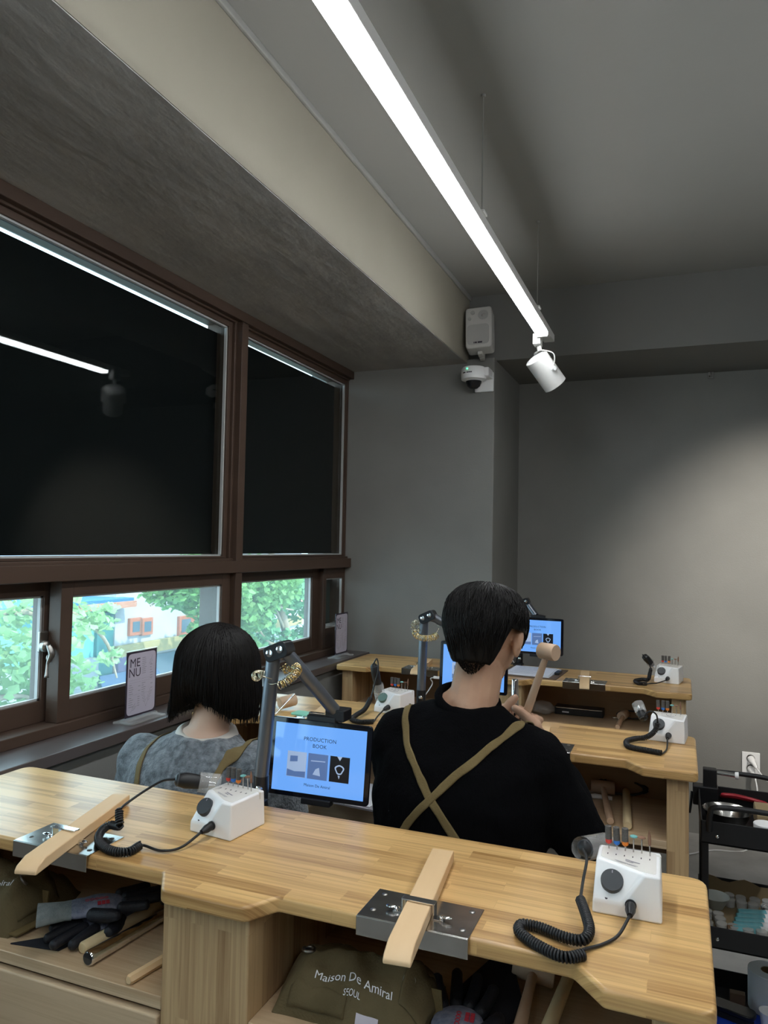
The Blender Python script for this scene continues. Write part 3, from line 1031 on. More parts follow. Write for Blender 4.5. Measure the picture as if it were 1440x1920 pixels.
def tablet(label, c, ex, n, cable_to):
    mt, ex, ey, n = frame_mat(c, ex, n)
    t = thing('tablet', label, 'tablet', c, world=True, group='tablets on grey arms')
    w, h = .120, .085
    MB().prism(round_poly([(-w, -h), (w, -h), (w, h), (-w, h)], .009), -.0045, .0035, mt).build('case', 'tablet_black', t, bevel=.0015)
    sx0, sx1, sy0, sy1 = -.1085, .1085, -.0745, .0735
    s = Panel(V(c) + n * .0035, ex, ey, .0004)
    s.rect(sx0, sx1, sy0, sy1)
    scr = s.build('screen', 'screen_blue', t)
    o = V(c) + n * .004
    for k, (x0, x1) in enumerate(((-.075, -.029), (-.025, .022), (.027, .073))):
        p = Panel(o, ex, ey, .0003)
        p.rect(x0, x1, -.042, .013)
        p.build('photo', ('screen_light', 'screen_mid', 'screen_dark')[k], scr)
    p = Panel(o, ex, ey, .0007)                                      # ring and gleams inside the photos
    vs, N = [], 18
    for r in (.0075, .0105):
        for i in range(N):
            a = 2 * math.pi * i / N
            vs.append(p.p(.050 + r * math.cos(a) * (1 + .18 * math.sin(3 * a)), -.015 + r * math.sin(a)))
    p.mb.add(vs, [(i, (i + 1) % N, N + (i + 1) % N, N + i) for i in range(N)])
    p.build('photo_ring', 'screen_light', scr)
    for pts in ([(.047, -.027), (.052, -.028), (.050, -.035)], [(.043, .013), (.055, .013), (.050, .004)],
                [(-.018, -.004), (.016, -.003), (.016, -.001), (-.018, -.002)], [(-.012, -.032), (.006, -.034), (.002, -.016), (-.006, -.020)]):
        p = Panel(o, ex, ey, .0007)
        p.poly(pts)
        p.build('photo_detail', 'screen_light', scr)
    p = Panel(o, ex, ey, .0007)
    p.poly([(-.068, -.010), (-.050, -.008), (-.050, .004), (-.068, .003)])
    p.build('photo_shade', 'screen_mid', scr)
    p = Panel(o, ex, ey, .0007)
    p.poly([(-.074, -.041), (-.030, -.041), (-.030, -.028), (-.056, -.030), (-.074, -.026)])
    p.build('photo_shade', 'screen_mid', scr)
    p = Panel(o, ex, ey, .0007)
    p.text('PRODUCTION', 0, .043, .0115, spacing=1.05)
    p.text('BOOK', 0, .029, .0115, spacing=1.05)
    p.text('Maison De Amiral', 0, -.056, .0085)
    p.build('lettering', 'screen_dark', scr)
    # spring holder jaws top and bottom
    for y0, y1 in ((h - .002, h + .012), (-h - .012, -h + .002)):
        MB().box(-.035, .035, y0, y1, -.016, .009, mt).build('holder_jaw', 'black_plastic', t, bevel=.003)
    MB().box(-.030, .030, -h, h, -.018, -.0065, mt).build('holder_back', 'black_plastic', t, bevel=.003)
    # white charging cable from the left side
    a = mt @ V((-w, -.045, 0))
    MB().box(-w - .022, -w + .001, -.0495, -.0405, -.004, .003, mt).build('cable_plug', 'white_plastic', t, bevel=.0015)
    MB().tube(smooth_path([mt @ V((-w - .02, -.045, 0)), mt @ V((-w - .034, -.052, -.006)), mt @ V((-w - .032, -.075, -.02)), V(cable_to)], 8), .002, 6).build(
        'charging_cable', 'white_plastic', t, smooth=180)
    return t


def tablet_arm(label, base, top, elbow, end, edge_y):
    base, top, elbow, end = V(base), V(top), V(elbow), V(end)
    t = thing('tablet_stand', label, 'stand', (base.x, base.y, TOP), world=True, group='grey folding tablet arms')
    x = base.x
    MB().box(x - .022, x + .022, edge_y - .035, edge_y + .012, TOP, TOP + .010).build('clamp_jaw', 'black_metal', t, bevel=.003)
    MB().box(x - .022, x + .022, edge_y + .002, edge_y + .014, BOT - .06, TOP + .004).build('clamp_back', 'black_metal', t, bevel=.003)
    MB().box(x - .022, x + .022, edge_y - .03, edge_y + .010, BOT - .066, BOT - .056).build('clamp_jaw', 'black_metal', t, bevel=.003)
    MB().tube([(x, edge_y - .016, BOT - .085), (x, edge_y - .016, BOT)], .005, 10).build('clamp_screw', 'chrome', t, smooth=40)
    MB().tube([base - V((0, 0, .05)), base - V((0, 0, .0))], .0165, 18).build('pole_base', 'black_plastic', t, smooth=40)
    MB().tube([base, top], .0155, 24).build('pole', 'arm_grey', t, smooth=40)
    MB().tube([elbow, end], .0145, 24).build('forearm', 'arm_grey', t, smooth=40)
    # elbow cheeks with two bolts
    m = (top + elbow) / 2 + V((0, 0, .004))
    d = (elbow - top).normalized()
    ang = math.atan2(d.z, d.x)
    mt = Matrix.Translation(m) @ Matrix.Rotation(-ang, 4, 'Y') @ Matrix.Rotation(R(90), 4, 'X')
    e = MB().prism(round_poly([(-.029, -.019), (.029, -.019), (.029, .016), (-.029, .016)], .013), -.019, .019, mt).build('elbow', 'black_plastic', t, bevel=.002)
    for sx in (-.0135, .0135):
        for sg in (-1, 1):
            MB().lathe([(.0080, .0185), (.0080, .0215), (.004, .0222)], 16, mt @ Matrix.Translation((sx, .0, 0)) @ (Matrix.Rotation(R(180), 4, 'X') if sg < 0 else Matrix.Identity(4))).build('bolt', 'chrome', e, smooth=35)
    # bolts at the pole foot and the wrist joint
    MB().lathe([(.007, .0), (.007, .018), (.004, .020)], 16, Matrix.Translation(base + V((.004, -.0, -.024))) @ Matrix.Rotation(R(90), 4, 'X')).build('foot_bolt', 'chrome', t, smooth=35)
    MB().box(end.x - .018, end.x + .03, end.y - .012, end.y + .03, end.z - .022, end.z + .004).build('wrist', 'black_plastic', t, bevel=.003)
    return t


Y0F = BY[0] + .404
tablet_arm('grey folding tablet arm between the woman and the man', (-.848, 1.438, .955), (-.826, 1.440, 1.218), (-.802, 1.444, 1.228), (-.722, 1.536, 1.088), Y0F)
tablet('large blue-lit tablet in the foreground showing the production book', (-.749, 1.520, .979), (.995, .097, -.022), (.098, -.991, .09), (-.86, 1.46, .91))
Y1F = BY[1] + .404
tablet_arm('grey tablet arm with ring sizers left of the man\'s head', (-.840, 2.492, .960), (-.834, 2.494, 1.205), (-.808, 2.496, 1.217), (-.700, 2.55, 1.15), Y1F)
tablet('blue-lit tablet half hidden behind the man\'s neck', (-.668, 2.545, 1.042), (.997, .04, -.01), (.04, -.995, .06), (-.85, 2.50, .91))
Y2F = BY[2] + .404
tablet_arm('grey tablet arm on the farthest bench hidden by the man\'s head', (-.720, 3.608, .955), (-.715, 3.608, 1.190), (-.690, 3.608, 1.2), (-.640, 3.585, 1.14), Y2F)
tablet('small blue-lit tablet on the farthest bench right of the man\'s head', (-.625, 3.552, 1.048), (.999, -.03, .0), (-.03, -.998, .04), (-.74, 3.58, .91))


def ring_gauge(label, c, normal, Rr, n, a0, a1, r_ring, mat_):
    """wire hoop threaded with metal sizing rings"""
    c = V(c)
    t = thing('ring_gauge', label, 'ring sizer', c, world=True, group='hoops of ring sizers')
    MB().torus(c, Rr, .0009, normal, 40, 6).build('hoop', 'brass_silver', t, smooth=180)
    q = V((0, 0, 1)).rotation_difference(V(normal).normalized()).to_matrix()
    ring = None
    for i in range(n):
        a = a0 + (a1 - a0) * i / max(1, n - 1)
        rad = q @ V((math.cos(a), math.sin(a), 0))
        tg = (q @ V((-math.sin(a), math.cos(a), 0)))
        rr = r_ring * (.85 + .3 * i / n)
        p = c + rad * (Rr) + V((0, 0, -rr + .001))
        tilt = (tg + V((random.uniform(-.25, .25), random.uniform(-.25, .25), random.uniform(-.1, .1)))).normalized()
        MB().torus(p, rr, .0013, tilt, 16, 6).build('sizing_ring', mat_ if i % 3 else 'brass_silver', t, smooth=180)
    return t


ring_gauge('hoop of gold ring sizers hung on the tablet arm by the woman', (-.798, 1.432, 1.180), (-.35, -.45, .85), .036, 22, R(-75), R(115), .0095, 'gold')
ring_gauge('hoop of silver ring sizers hanging at the left of the tablet pole', (-.842, 1.44, 1.172), (.3, .1, .9), .024, 8, R(130), R(230), .009, 'brass_silver')
ring_gauge('hoop of ring sizers on the pole beside the man\'s head', (-.818, 2.475, 1.176), (.1, -.5, .85), .042, 20, R(-150), R(-20), .0105, 'gold')
ring_gauge('bunch of silver ring sizers at the left of the middle pole', (-.856, 2.478, 1.185), (.8, -.5, .2), .016, 12, R(0), R(330), .0075, 'brass_silver')

# ------------------------------------------------------------------ menu stands on the sill


def menu(label, y0, y1, z0, x):
    yc = (y0 + y1) / 2
    t = thing('menu_stand', label, 'menu', (x, yc, .9), world=True, group='acrylic menu stands on the sill')
    MB().box(x - .035, x + .035, y0 - .012, y1 + .012, .9, .907).build('base', 'clear_plastic', t, bevel=.002)
    MB().box(x - .010, x + .010, y0 - .002, y1 + .002, .907, .914).build('slot', 'clear_plastic', t, bevel=.001)
    MB().box(x - .003, x + .003, y0 - .002, y1 + .002, .910, z0 + .203).build('acrylic_sleeve', 'acrylic', t)
    cd_ = MB().box(x - .001, x + .001, y0, y1, z0, z0 + .20).build('card', 'print_dark', t)
    w, h = (y1 - y0), .20
    o = V((x + .0012, y0, z0))
    ex, ey = V((0, 1, 0)), V((0, 0, 1))
    p = Panel(o, ex, ey, .0002)
    p.poly(round_poly([(.005, .006), (w - .005, .006), (w - .005, h - .006), (.005, h - .006)], .016))
    f = p.build('card_face', 'card', cd_)
    p = Panel(o, ex, ey, .0006)
    p.text('ME', .037, h - .036, .038)
    p.text('NU', .037, h - .066, .038)
    p.build('lettering', 'print_dark', f)
    p = Panel(o, ex, ey, .0006)
    rnd = random.Random(3)
    for k in range(9):                                               # right-hand column of small print
        p.rect(.070, .070 + rnd.uniform(.014, .022), h - .024 - k * .006, h - .0225 - k * .006)
        if k > 2:
            p.rect(.108, .108 + rnd.uniform(.007, .014), h - .024 - k * .0085, h - .0225 - k * .0085)
    for col, x0 in enumerate((.012, .070)):
        p.rect(x0, x0 + .052, .112, .1124)
        p.rect(x0, x0 + .052, .104, .1044)
        p.rect(x0, x0 + .052, .066, .0664)
        for k in range(5):
            z_ = .097 - k * .0068
            p.rect(x0, x0 + rnd.uniform(.010, .022), z_, z_ + .0015)
            if k % 2:
                p.rect(x0 + .042, x0 + .052, z_, z_ + .0015)
    for k in range(5):
        z_ = .058 - k * .0068
        p.rect(.012, .012 + rnd.uniform(.012, .022), z_, z_ + .0015)
        p.rect(.052, .062, z_, z_ + .0015)
    # sprig drawings in the corners

    def sprig(x0, y0, a, L, n):
        ca, sa = math.cos(a), math.sin(a)

        def P(u, v):
            return (x0 + u * ca - v * sa, y0 + u * sa + v * ca)
        p.poly([P(0, -.0004), P(L, -.0002), P(L, .0002), P(0, .0004)])
        for k in range(n):
            u = L * (.3 + .7 * k / n)
            for sg in (-1, 1):
                p.poly([P(u, 0), P(u + .006, sg * .0035), P(u + .013, sg * .006), P(u + .007, sg * .0055)])
    sprig(.092, .022, R(65), .055, 4)
    sprig(.092, .022, R(110), .045, 3)
    sprig(.020, .014, R(40), .030, 3)
    sprig(.118, h - .02, R(250), .03, 2)
    p.build('small_print', 'print_grey', f)
    return t


menu('menu card in an acrylic stand on the sill beside the woman', 1.852, 1.992, .916, -1.575)
menu('menu card in an acrylic stand on the far sill by the pillar', 3.342, 3.482, .918, -1.575)

# ------------------------------------------------------------------ things on the middle and farthest bench
t = thing('mallet', 'wooden mallet lying on the middle bench in front of the woman', 'mallet', (-1.225, 2.30, TOP), world=True)
a_, d_ = V((-1.255, 2.235, .922)), V((.50, .80, .12)).normalized()
MB().tube([a_, a_ + d_ * .004, a_ + d_ * .056, a_ + d_ * .06], [.018, .0205, .0205, .018], 24).build('head', 'mallet_wood', t, smooth=40)
hp = a_ + d_ * .03
MB().tube([hp, hp + V((-.10, .06, -.006)), hp + V((-.2, .11, -.010))], [.008, .009, .010], 12).build('handle', 'mallet_wood', t, smooth=50)
t = thing('scriber', 'slim steel rod lying at the woman\'s right hand on the middle bench', 'tool', (-1.22, 2.20, TOP), world=True)
MB().tube([(-1.232, 2.165, .9), (-1.205, 2.245, .955)], .0035, 12).build('shaft', 'chrome', t, smooth=50)
MB().tube([(-1.238, 2.148, .9), (-1.232, 2.165, .903)], [.001, .0035], 12).build('tip', 'steel', t, smooth=50)
o = MB().prism(round_poly([(-1.19, 2.19), (-1.12, 2.185), (-1.125, 2.235), (-1.185, 2.24)], .01), TOP, TOP + .006).build('polishing_pad', 'green_pad', bevel=.002)
tag(o, 'small mint green polishing pad behind the big tablet', 'pad')
# papers on the shelf of the middle bench
t = thing('paper_stack', 'stack of white papers on a grey board under the middle bench', 'papers', (-.915, 2.10, SHELF), world=True)
rz = Matrix.Translation((-.915, 2.045, SHELF)) @ Matrix.Rotation(R(-6), 4, 'Z')
MB().box(-.13, .115, -.05, .15, 0, .006, rz).build('board', 'print_grey', t, bevel=.001)
MB().box(-.12, .10, -.042, .14, .006, .010, rz).build('sheet', 'paper', t, bevel=.0005)
MB().torus(rz @ V((.02, -.044, .008)), .007, .0012, (1, 0, 0), 16, 6).build('clip_ring', 'pewter', t, smooth=180)
# clipboard on the farthest bench
t = thing('clipboard', 'brown clipboard with white paper sheets on the farthest bench', 'clipboard', (-.60, 3.40, TOP), world=True)
rz = Matrix.Translation((-.598, 3.385, TOP)) @ Matrix.Rotation(R(-3), 4, 'Z')
MB().prism(round_poly([(-.15, -.125), (.112, -.125), (.112, .15), (-.15, .15)], .008), 0, .004, rz).build('board', 'brown_block', t, bevel=.001)
for k in range(3):
    MB().box(-.13 + k * .004, .08 - k * .006, -.105 + .006 * k, .135 - .004 * k, .004 + k * .002, .0056 + k * .002, rz @ Matrix.Rotation(R(1.5 * (k - 1)), 4, 'Z')).build('sheet', 'paper', t)
pr = Panel(rz @ V((0, 0, .0102)), V((1, -.05, 0)), V((.05, 1, 0)), .0004)
for k in range(7):
    pr.rect(-.10, -.10 + random.uniform(.05, .14), -.08 + k * .03, -.076 + k * .03)
pr.build('print', 'print_grey', t)
MB().box(.082, .104, -.02, .05, .004, .016, rz).build('clip', 'black_metal', t, bevel=.003)

# ------------------------------------------------------------------ folded canvas aprons


def apron(label, y_front, depth, x0, x1, z0, h, text, text_u, seed, tag_patch=True, rot=0.):
    """rumpled folded apron: closed skin swept over a soft profile; fu(u,v) is its upper surface"""
    xc = (x0 + x1) / 2
    base = V((xc, y_front + depth / 2, z0))
    t = thing('folded_apron', label, 'apron', base, world=True, group='folded khaki canvas aprons')
    nz = lambda a, b, s: noise.noise(V((a * s + seed * 7.3, b * s, seed)))
    rzm = Matrix.Translation(base) @ Matrix.Rotation(rot, 4, 'Z') @ Matrix.Translation(-base)

    def fu(u, v, lift=0.):
        # u 0..1 across, v 0 front foot .. 1 back foot
        w = .5 * (x1 - x0) * (1 - .10 * (2 * v - 1) ** 2)
        x = xc + (2 * u - 1) * w + .012 * nz(v, u, 3)
        edge = max(0, min(1, 6 * u, 6 * (1 - u))) ** .5
        bulge = max(0, math.sin(math.pi * min(1, max(0, v)) ** .75)) ** .75
        sag = 1 - .30 * math.exp(-((u - .55) / .20) ** 2) * (v > .4) * min(1, (v - .4) * 4)
        z = z0 + .002 + h * bulge * edge * sag * (.9 + .25 * nz(u, v, 4) + .08 * nz(u, v, 11)) + lift
        y = y_front + depth * v + .008 * nz(u, v, 5)
        p = V((x, y, max(z, z0 + .001)))
        return rzm @ p
    nu, nv = 44, 30
    vs = [fu(i / nu, j / nv) for j in range(nv + 1) for i in range(nu + 1)]
    fs = [(j * (nu + 1) + i, j * (nu + 1) + i + 1, (j + 1) * (nu + 1) + i + 1, (j + 1) * (nu + 1) + i) for j in range(nv) for i in range(nu)]
    rim = [i for i in range(nu + 1)] + [(j) * (nu + 1) + nu for j in range(1, nv + 1)] + [nv * (nu + 1) + i for i in range(nu - 1, -1, -1)] + [j * (nu + 1) for j in range(nv - 1, 0, -1)]
    nb = len(vs)
    vs += [V((vs[i].x, vs[i].y, z0)) for i in rim]
    m = len(rim)
    fs += [(rim[(k + 1) % m], rim[k], nb + k, nb + (k + 1) % m) for k in range(m)]
    fs.append(tuple(nb + k for k in range(m)))
    MB().add(vs, fs).build('canvas', 'canvas_khaki', t, smooth=60)
    # turned-up pocket flap and side folds
    for j, (ua, ub, va, vb, l) in enumerate(((.10, .50, .005, .07, .004), (.84, .99, .10, .60, .006))):
        g = [fu(ua + (ub - ua) * i / 14, va + (vb - va) * k / 8, l + .004 * math.sin(i * .9) * (k / 8)) for k in range(9) for i in range(15)]
        gf = [(k * 15 + i, k * 15 + i + 1, (k + 1) * 15 + i + 1, (k + 1) * 15 + i) for k in range(8) for i in range(14)]
        o_ = MB().add(g, gf).build('pocket_flap' if j == 0 else 'side_fold', 'canvas_khaki', t, smooth=60)
        sm = o_.modifiers.new('thick', 'SOLIDIFY')
        sm.thickness = .003
    # eyelets and print
    for u, v in ((.17, .30), (.86, .26)):
        p, px_, py_ = fu(u, v, .001), fu(u + .02, v), fu(u, v + .03)
        n_ = (px_ - p).cross(py_ - p).normalized()
        e = MB().torus(p, .0095, .0028, n_, 22, 8).build('eyelet', 'pewter', t, smooth=180)
        MB().lathe([(.0088, -.0005), (.0088, .0004)], 18, Matrix.Translation(p) @ V((0, 0, 1)).rotation_difference(n_).to_matrix().to_4x4()).build('eyelet_hole', 'black_cloth', e)
    lt = MB()
    W_ = x1 - x0
    for body, vv, sz in text:
        vs_, fs_ = text_geo(body, sz)
        lt.add([fu(text_u + q[0] / W_, vv + q[1] / .34, .0034) for q in vs_], fs_)
    lt.build('lettering', 'print_white', t)
    if tag_patch:
        ps = MB()
        g = [fu(.58 + .14 * i / 6, .002 + .024 * k / 4, .0035) for k in range(5) for i in range(7)]
        ps.add(g, [(k * 7 + i, k * 7 + i + 1, (k + 1) * 7 + i + 1, (k + 1) * 7 + i) for k in range(4) for i in range(6)])
        ps.build('care_label', 'card', t)
    # hanging strap with holes and a buckle at the right end
    sp = [fu(.96, .42, .012), fu(1.0, .30, .010), fu(1.02, .15, .004), fu(1.03, .02, .001)]
    rb = []
    for p in smooth_path(sp, 5):
        rb += [p + V((-.012, 0, .002)), p + V((.012, 0, .002))]
    k = len(rb) // 2
    o_ = MB().add(rb, [(2 * i, 2 * i + 1, 2 * i + 3, 2 * i + 2) for i in range(k - 1)]).build('strap', 'strap_khaki', t)
    o_.modifiers.new('thick', 'SOLIDIFY').thickness = .003
    hb = MB()
    for p in (sp[1], sp[2]):
        hb.sphere(p + V((0, -.001, .0035)), (.0035, .0035, .0012), 10, 6)
    hb.build('strap_hole', 'black_cloth', o_)
    return t


apron('folded khaki apron with white lettering under the nearest bench, right bay', 1.088, .175, -.622, -.352, SHELF, .088,
      (('Maison De Amiral', .125, .0195), ('SEOUL', .070, .0105)), .53, 2, rot=R(1))
apron('folded khaki apron at the left edge of the nearest bench\'s left shelf', 1.072, .20, -1.410, -1.165, SHELF, .105,
      (('Maison De Amiral', .165, .0225),), .50, 5, tag_patch=False, rot=R(4))


def cloth(name, label, pts, z, thick=.003):
    o_ = MB().prism(pts, z, z + thick).build(name, 'black_cloth', bevel=.0008)
    return tag(o_, label, 'cloth')


cloth('leather_cloth', 'dark navy square cloth under the gloves on the left shelf', [(-1.155, 1.068), (-1.055, 1.085), (-1.045, 1.14), (-1.06, 1.185), (-1.10, 1.2), (-1.112, 1.11)], SHELF)
t = thing('leather_cloth', 'black square cloth leaning in the nearest bench\'s right bay', 'cloth', (-.30, 1.27, SHELF), world=True)
pts = [V((-.352, 1.232, .720)), V((-.300, 1.315, .752)), V((-.270, 1.320, .745)), V((-.228, 1.23, .714)), (V((-.285, 1.16, .7095)))]
g = MB().add(pts, [(0, 4, 3, 2, 1)])
o_ = g.build('sheet', 'black_cloth', t)
o_.modifiers.new('thick', 'SOLIDIFY').thickness = .003


def glove(label, loc, rotz, tilt=0., curl=.4, flip=1, spread=1.0):
    """knit work glove: palm, cuff, five dipped fingers with unequal lengths"""
    t = thing('work_glove', label, 'glove', loc, rotz, group='knit work gloves with black dipped fingers')
    pal = MB()
    pal.sphere((0, 0, .016), (.042, .05, .013), 20, 12)
    pal.sphere((0, -.035, .016), (.036, .035, .012), 20, 12)
    o = pal.build('palm', 'glove_knit', t, smooth=180)
    md = o.modifiers.new('join', 'REMESH')
    md.mode = 'VOXEL'
    md.voxel_size = .003
    md.use_smooth_shade = True
    cf = MB()
    prof = [(-.050, .033), (-.062, .031), (-.085, .036), (-.110, .043)]
    n = 24
    vs = []
    for y, w in prof:
        for k in range(n):
            a = 2 * math.pi * k / n
            vs.append((w * math.cos(a), y, .015 + .0125 * math.sin(a)))
    cf.add(vs, [(i * n + k, i * n + (k + 1) % n, (i + 1) * n + (k + 1) % n, (i + 1) * n + k) for i in range(3) for k in range(n)])
    cf.build('cuff', 'glove_cuff', t, smooth=180)
    for k, (x, y, L, a) in enumerate(((-.030, .040, .058, 12), (-.010, .050, .068, 4), (.011, .049, .064, -4), (.030, .040, .050, -13))):
        a = R(a * spread)
        dx, dy = math.sin(-a), math.cos(a)
        pts, rr = [], []
        for j in range(6):
            s = j / 5
            pts.append((x + dx * L * s, y + dy * L * s, .016 + flip * curl * .03 * s * s + .003))
            rr.append(.0105 * (1 - .16 * s) if j < 5 else .006)
        MB().tube(smooth_path(pts, 3), [rr[min(5, i // 3)] for i in range(16)], 12).sphere(pts[0], .0105, 12, 8).build('finger', 'glove_black', t, smooth=60)
    th = [(.036 * flip, -.012, .016), (.052 * flip, .012, .018), (.062 * flip, .036, .020)]
    MB().tube(smooth_path(th, 4), [.0125] * 6 + [.011, .010, .006], 12).sphere(th[0], .0125, 12, 8).build('thumb', 'glove_black', t, smooth=60)
    pn = MB()
    for k in range(5):
        pn.torus((.0 + k * .0, -.022 + k * .0085, .0292), .0035, .0007, (0, 0, 1), 12, 5)
    pn.build('lettering', 'print_red', t)
    m2 = MB()
    for a_ in range(3):
        for b_ in range(2):
            m2.box(.010 + b_ * .008, .0165 + b_ * .008, -.004 + a_ * .0075, .0025 + a_ * .0075, .0278, .0288)
    m2.build('logo', 'print_red', t)
    return t


glove('upper grey-blue work glove with red print on the left shelf', (-1.045, 1.175, SHELF + .030), R(-46), curl=.1)
glove('lower black-fingered work glove beneath the other on the left shelf', (-1.045, 1.190, SHELF), R(165), curl=.2, flip=-1)
glove('work glove with spread black fingers in the right bay beside the apron', (-.315, 1.135, SHELF + .006), R(8), curl=.5, spread=1.6)
# rods on the left shelf


def rod(name, label, cat, a, b, r0, r1, mat_, sides=20, end=None):
    t = thing(name, label, cat, ((a[0] + b[0]) / 2, (a[1] + b[1]) / 2, SHELF), world=True)
    a, b = V(a), V(b)
    d = (b - a)
    MB().tube([a, a + d * .01, a + d * .99, b], [r0 * .85, r0, r1, r1 * .85], sides).build('shaft', mat_, t, smooth=40)
    e = d.normalized()
    MB().tube([a - e * .0008, a + e * .0002], r0 * .8, sides).build('end_face', end or mat_, t)
    return t


rod('ring_mandrel', 'polished steel ring mandrel lying on the left shelf', 'mandrel', (-.972, 1.068, SHELF + .0135), (-.945, 1.330, SHELF + .0105), .0130, .0095, 'chrome', 28, 'dome_dark')
rod('wooden_dowel', 'pale wooden dowel beside the steel mandrel on the left shelf', 'dowel', (-1.010, 1.095, SHELF + .011), (-.985, 1.31, SHELF + .011), .0105, .0105, 'dowel_wood')
rod('wooden_stick', 'square wooden stick at the right end of the left shelf', 'stick', (-.868, 1.052, SHELF + .0085), (-.825, 1.30, SHELF + .0085), .0085, .0085, 'pin_wood', 6)


def mallet(label, head_c, head_d, handle_to, z=SHELF, hr=.020, hl=.07):
    hc, hd = V(head_c), V(head_d).normalized()
    t = thing('mallet', label, 'mallet', (hc.x, hc.y, z), world=True)
    a, b = hc - hd * hl / 2, hc + hd * hl / 2
    MB().tube([a, a + hd * .003, b - hd * .003, b], [hr * .9, hr, hr, hr * .9], 26).build('head', 'mallet_wood', t, smooth=40)
    e = V(handle_to)
    MB().tube([hc, hc.lerp(e, .35), hc.lerp(e, .75), e], [.0085, .0085, .0105, .0095], 14).build('handle', 'mallet_wood', t, smooth=50)
    return t


mallet('wooden mallet standing in the nearest bench\'s right bay', (-.232, 1.315, .742), (1, .05, -.12), (-.228, 1.14, .720))
rod('chasing_punch', 'long wooden handle at the right of the right bay', 'tool', (-.195, 1.12, SHELF + .012), (-.165, 1.37, SHELF + .05), .012, .009, 'dowel_wood')
mallet('wooden mallet on the middle bench\'s right shelf', (-.222, 2.42, SHELF + .022), (1, .1, 0), (-.178, 2.16, SHELF + .012))
rod('chasing_punch', 'round wooden handle on the middle bench\'s right shelf', 'tool', (-.132, 2.14, SHELF + .013), (-.155, 2.44, SHELF + .013), .012, .011, 'dowel_wood')


def cable_bundle(label, c, r, n, seed, group='black cables on the shelves'):
    rd = random.Random(seed)
    t = thing('cable_bundle', label, 'cable', c, world=True, group=group)
    for k in range(n):
        pts = []
        for j in range(14):
            a = 2 * math.pi * j / 11 + k
            rr = r * (.75 + .25 * rd.random())
            pts.append((c[0] + rr * math.cos(a) * 1.5, c[1] + rr * .5 * math.sin(a) * .8, c[2] + .008 + .6 * r * max(0, .5 + .5 * math.sin(a)) + rd.random() * .004))
        MB().tube(smooth_path(pts, 4), .0030, 6).build('loop', 'black_rubber', t, smooth=180)
    MB().tube([(c[0] - r, c[1] - .02, c[2] + .008), (c[0] - r - .035, c[1] - .03, c[2] + .008)], .006, 12).build('jack', 'chrome', t, smooth=40)
    return t


cable_bundle('tangle of black cable on the middle bench\'s right shelf', (-.17, 2.435, SHELF), .055, 3, 4)
cable_bundle('tangle of black cable on the farthest bench\'s right shelf', (-.20, 3.52, SHELF), .045, 3, 9)
t = thing('file', 'steel file with black handle on the middle bench\'s right shelf', 'tool', (-.29, 2.37, SHELF), world=True)
MB().box(-.36, -.255, 2.36, 2.372, SHELF, SHELF + .004).build('blade', 'steel', t, bevel=.001)
MB().tube([(-.257, 2.366, SHELF + .007), (-.24, 2.366, SHELF + .009), (-.19, 2.368, SHELF + .008)], [.005, .0075, .006], 12).build('handle', 'white_plastic', t, smooth=50)
t = thing('tool_case', 'long black tool case on the farthest bench\'s right shelf', 'case', (-.42, 3.53, SHELF), world=True)
MB().box(-.535, -.32, 3.49, 3.56, SHELF, SHELF + .035).build('case', 'black_plastic', t, bevel=.004)
MB().box(-.53, -.325, 3.4885, 3.4905, SHELF + .030, SHELF + .033).build('edge_strip', 'steel', t)
MB().box(-.50, -.47, 3.4885, 3.4898, SHELF + .010, SHELF + .016).build('label', 'paper', t)
mallet('small wooden mallet on the farthest bench\'s right shelf', (-.235, 3.50, SHELF + .022), (.2, 1, 0), (-.245, 3.30, SHELF + .012))
t = thing('plastic_bag', 'crumpled clear plastic bag on the farthest bench\'s shelf', 'bag', (-.60, 3.46, SHELF), world=True)
b_ = MB().sphere((-.585, 3.47, SHELF + .028), (.055, .06, .028), 28, 18)
b_.v = [tuple(V(p) + V((noise.noise(V(p) * 40), noise.noise(V(p) * 40 + V((9, 0, 0))), noise.noise(V(p) * 40 + V((0, 9, 0))))) * .008) for p in b_.v]
b_.v = [(x, y, max(z, SHELF + .0005)) for x, y, z in b_.v]
b_.build('film', 'clear_plastic', t, smooth=60)
t = thing('folded_cloth', 'folded dark cloth on the middle bench\'s left shelf', 'cloth', (-1.2, 2.3, SHELF), world=True)
for k in range(3):
    MB().box(-1.32 + k * .004, -1.09 - k * .006, 2.19 + k * .005, 2.42 - k * .004, SHELF + k * .012, SHELF + .011 + k * .012).build('fold', 'black_cloth', t, bevel=.004)

# ------------------------------------------------------------------ black trolley at the right
TX0, TX1, TY0, TY1 = .052, .318, 2.290, 2.640
t = thing('trolley', 'black three-tier metal trolley at the right edge beside the middle bench', 'trolley', (.185, 2.465, 0), world=True)
for z1, hgt in ((.715, .062), (.432, .058), (.150, .058)):
    z0 = z1 - hgt
    tr = MB().box(TX0, TX1, TY0, TY1, z0, z0 + .004).build('tray', 'black_metal', t)
    for q in ((TX0, TX1, TY0, TY0 + .004), (TX0, TX1, TY1 - .004, TY1), (TX0, TX0 + .004, TY0, TY1), (TX1 - .004, TX1, TY0, TY1)):
        MB().box(*q, z0, z1).build('tray_side', 'black_metal', tr, bevel=.0015)
for x in (TX0 + .012, TX1 - .012):
    for y in (TY0 + .030, TY1 - .012):
        MB().box(x - .009, x + .009, y - .006, y + .006, .055, .70).build('post', 'black_metal', t, bevel=.002)
        c = MB().tube([(x - .008, y, .024), (x + .008, y, .024)], .024, 20).build('castor', 'black_rubber', t, smooth=40)
        MB().box(x - .012, x + .012, y - .012, y + .012, .046, .060).build('castor_fork', 'black_metal', t, bevel=.002)
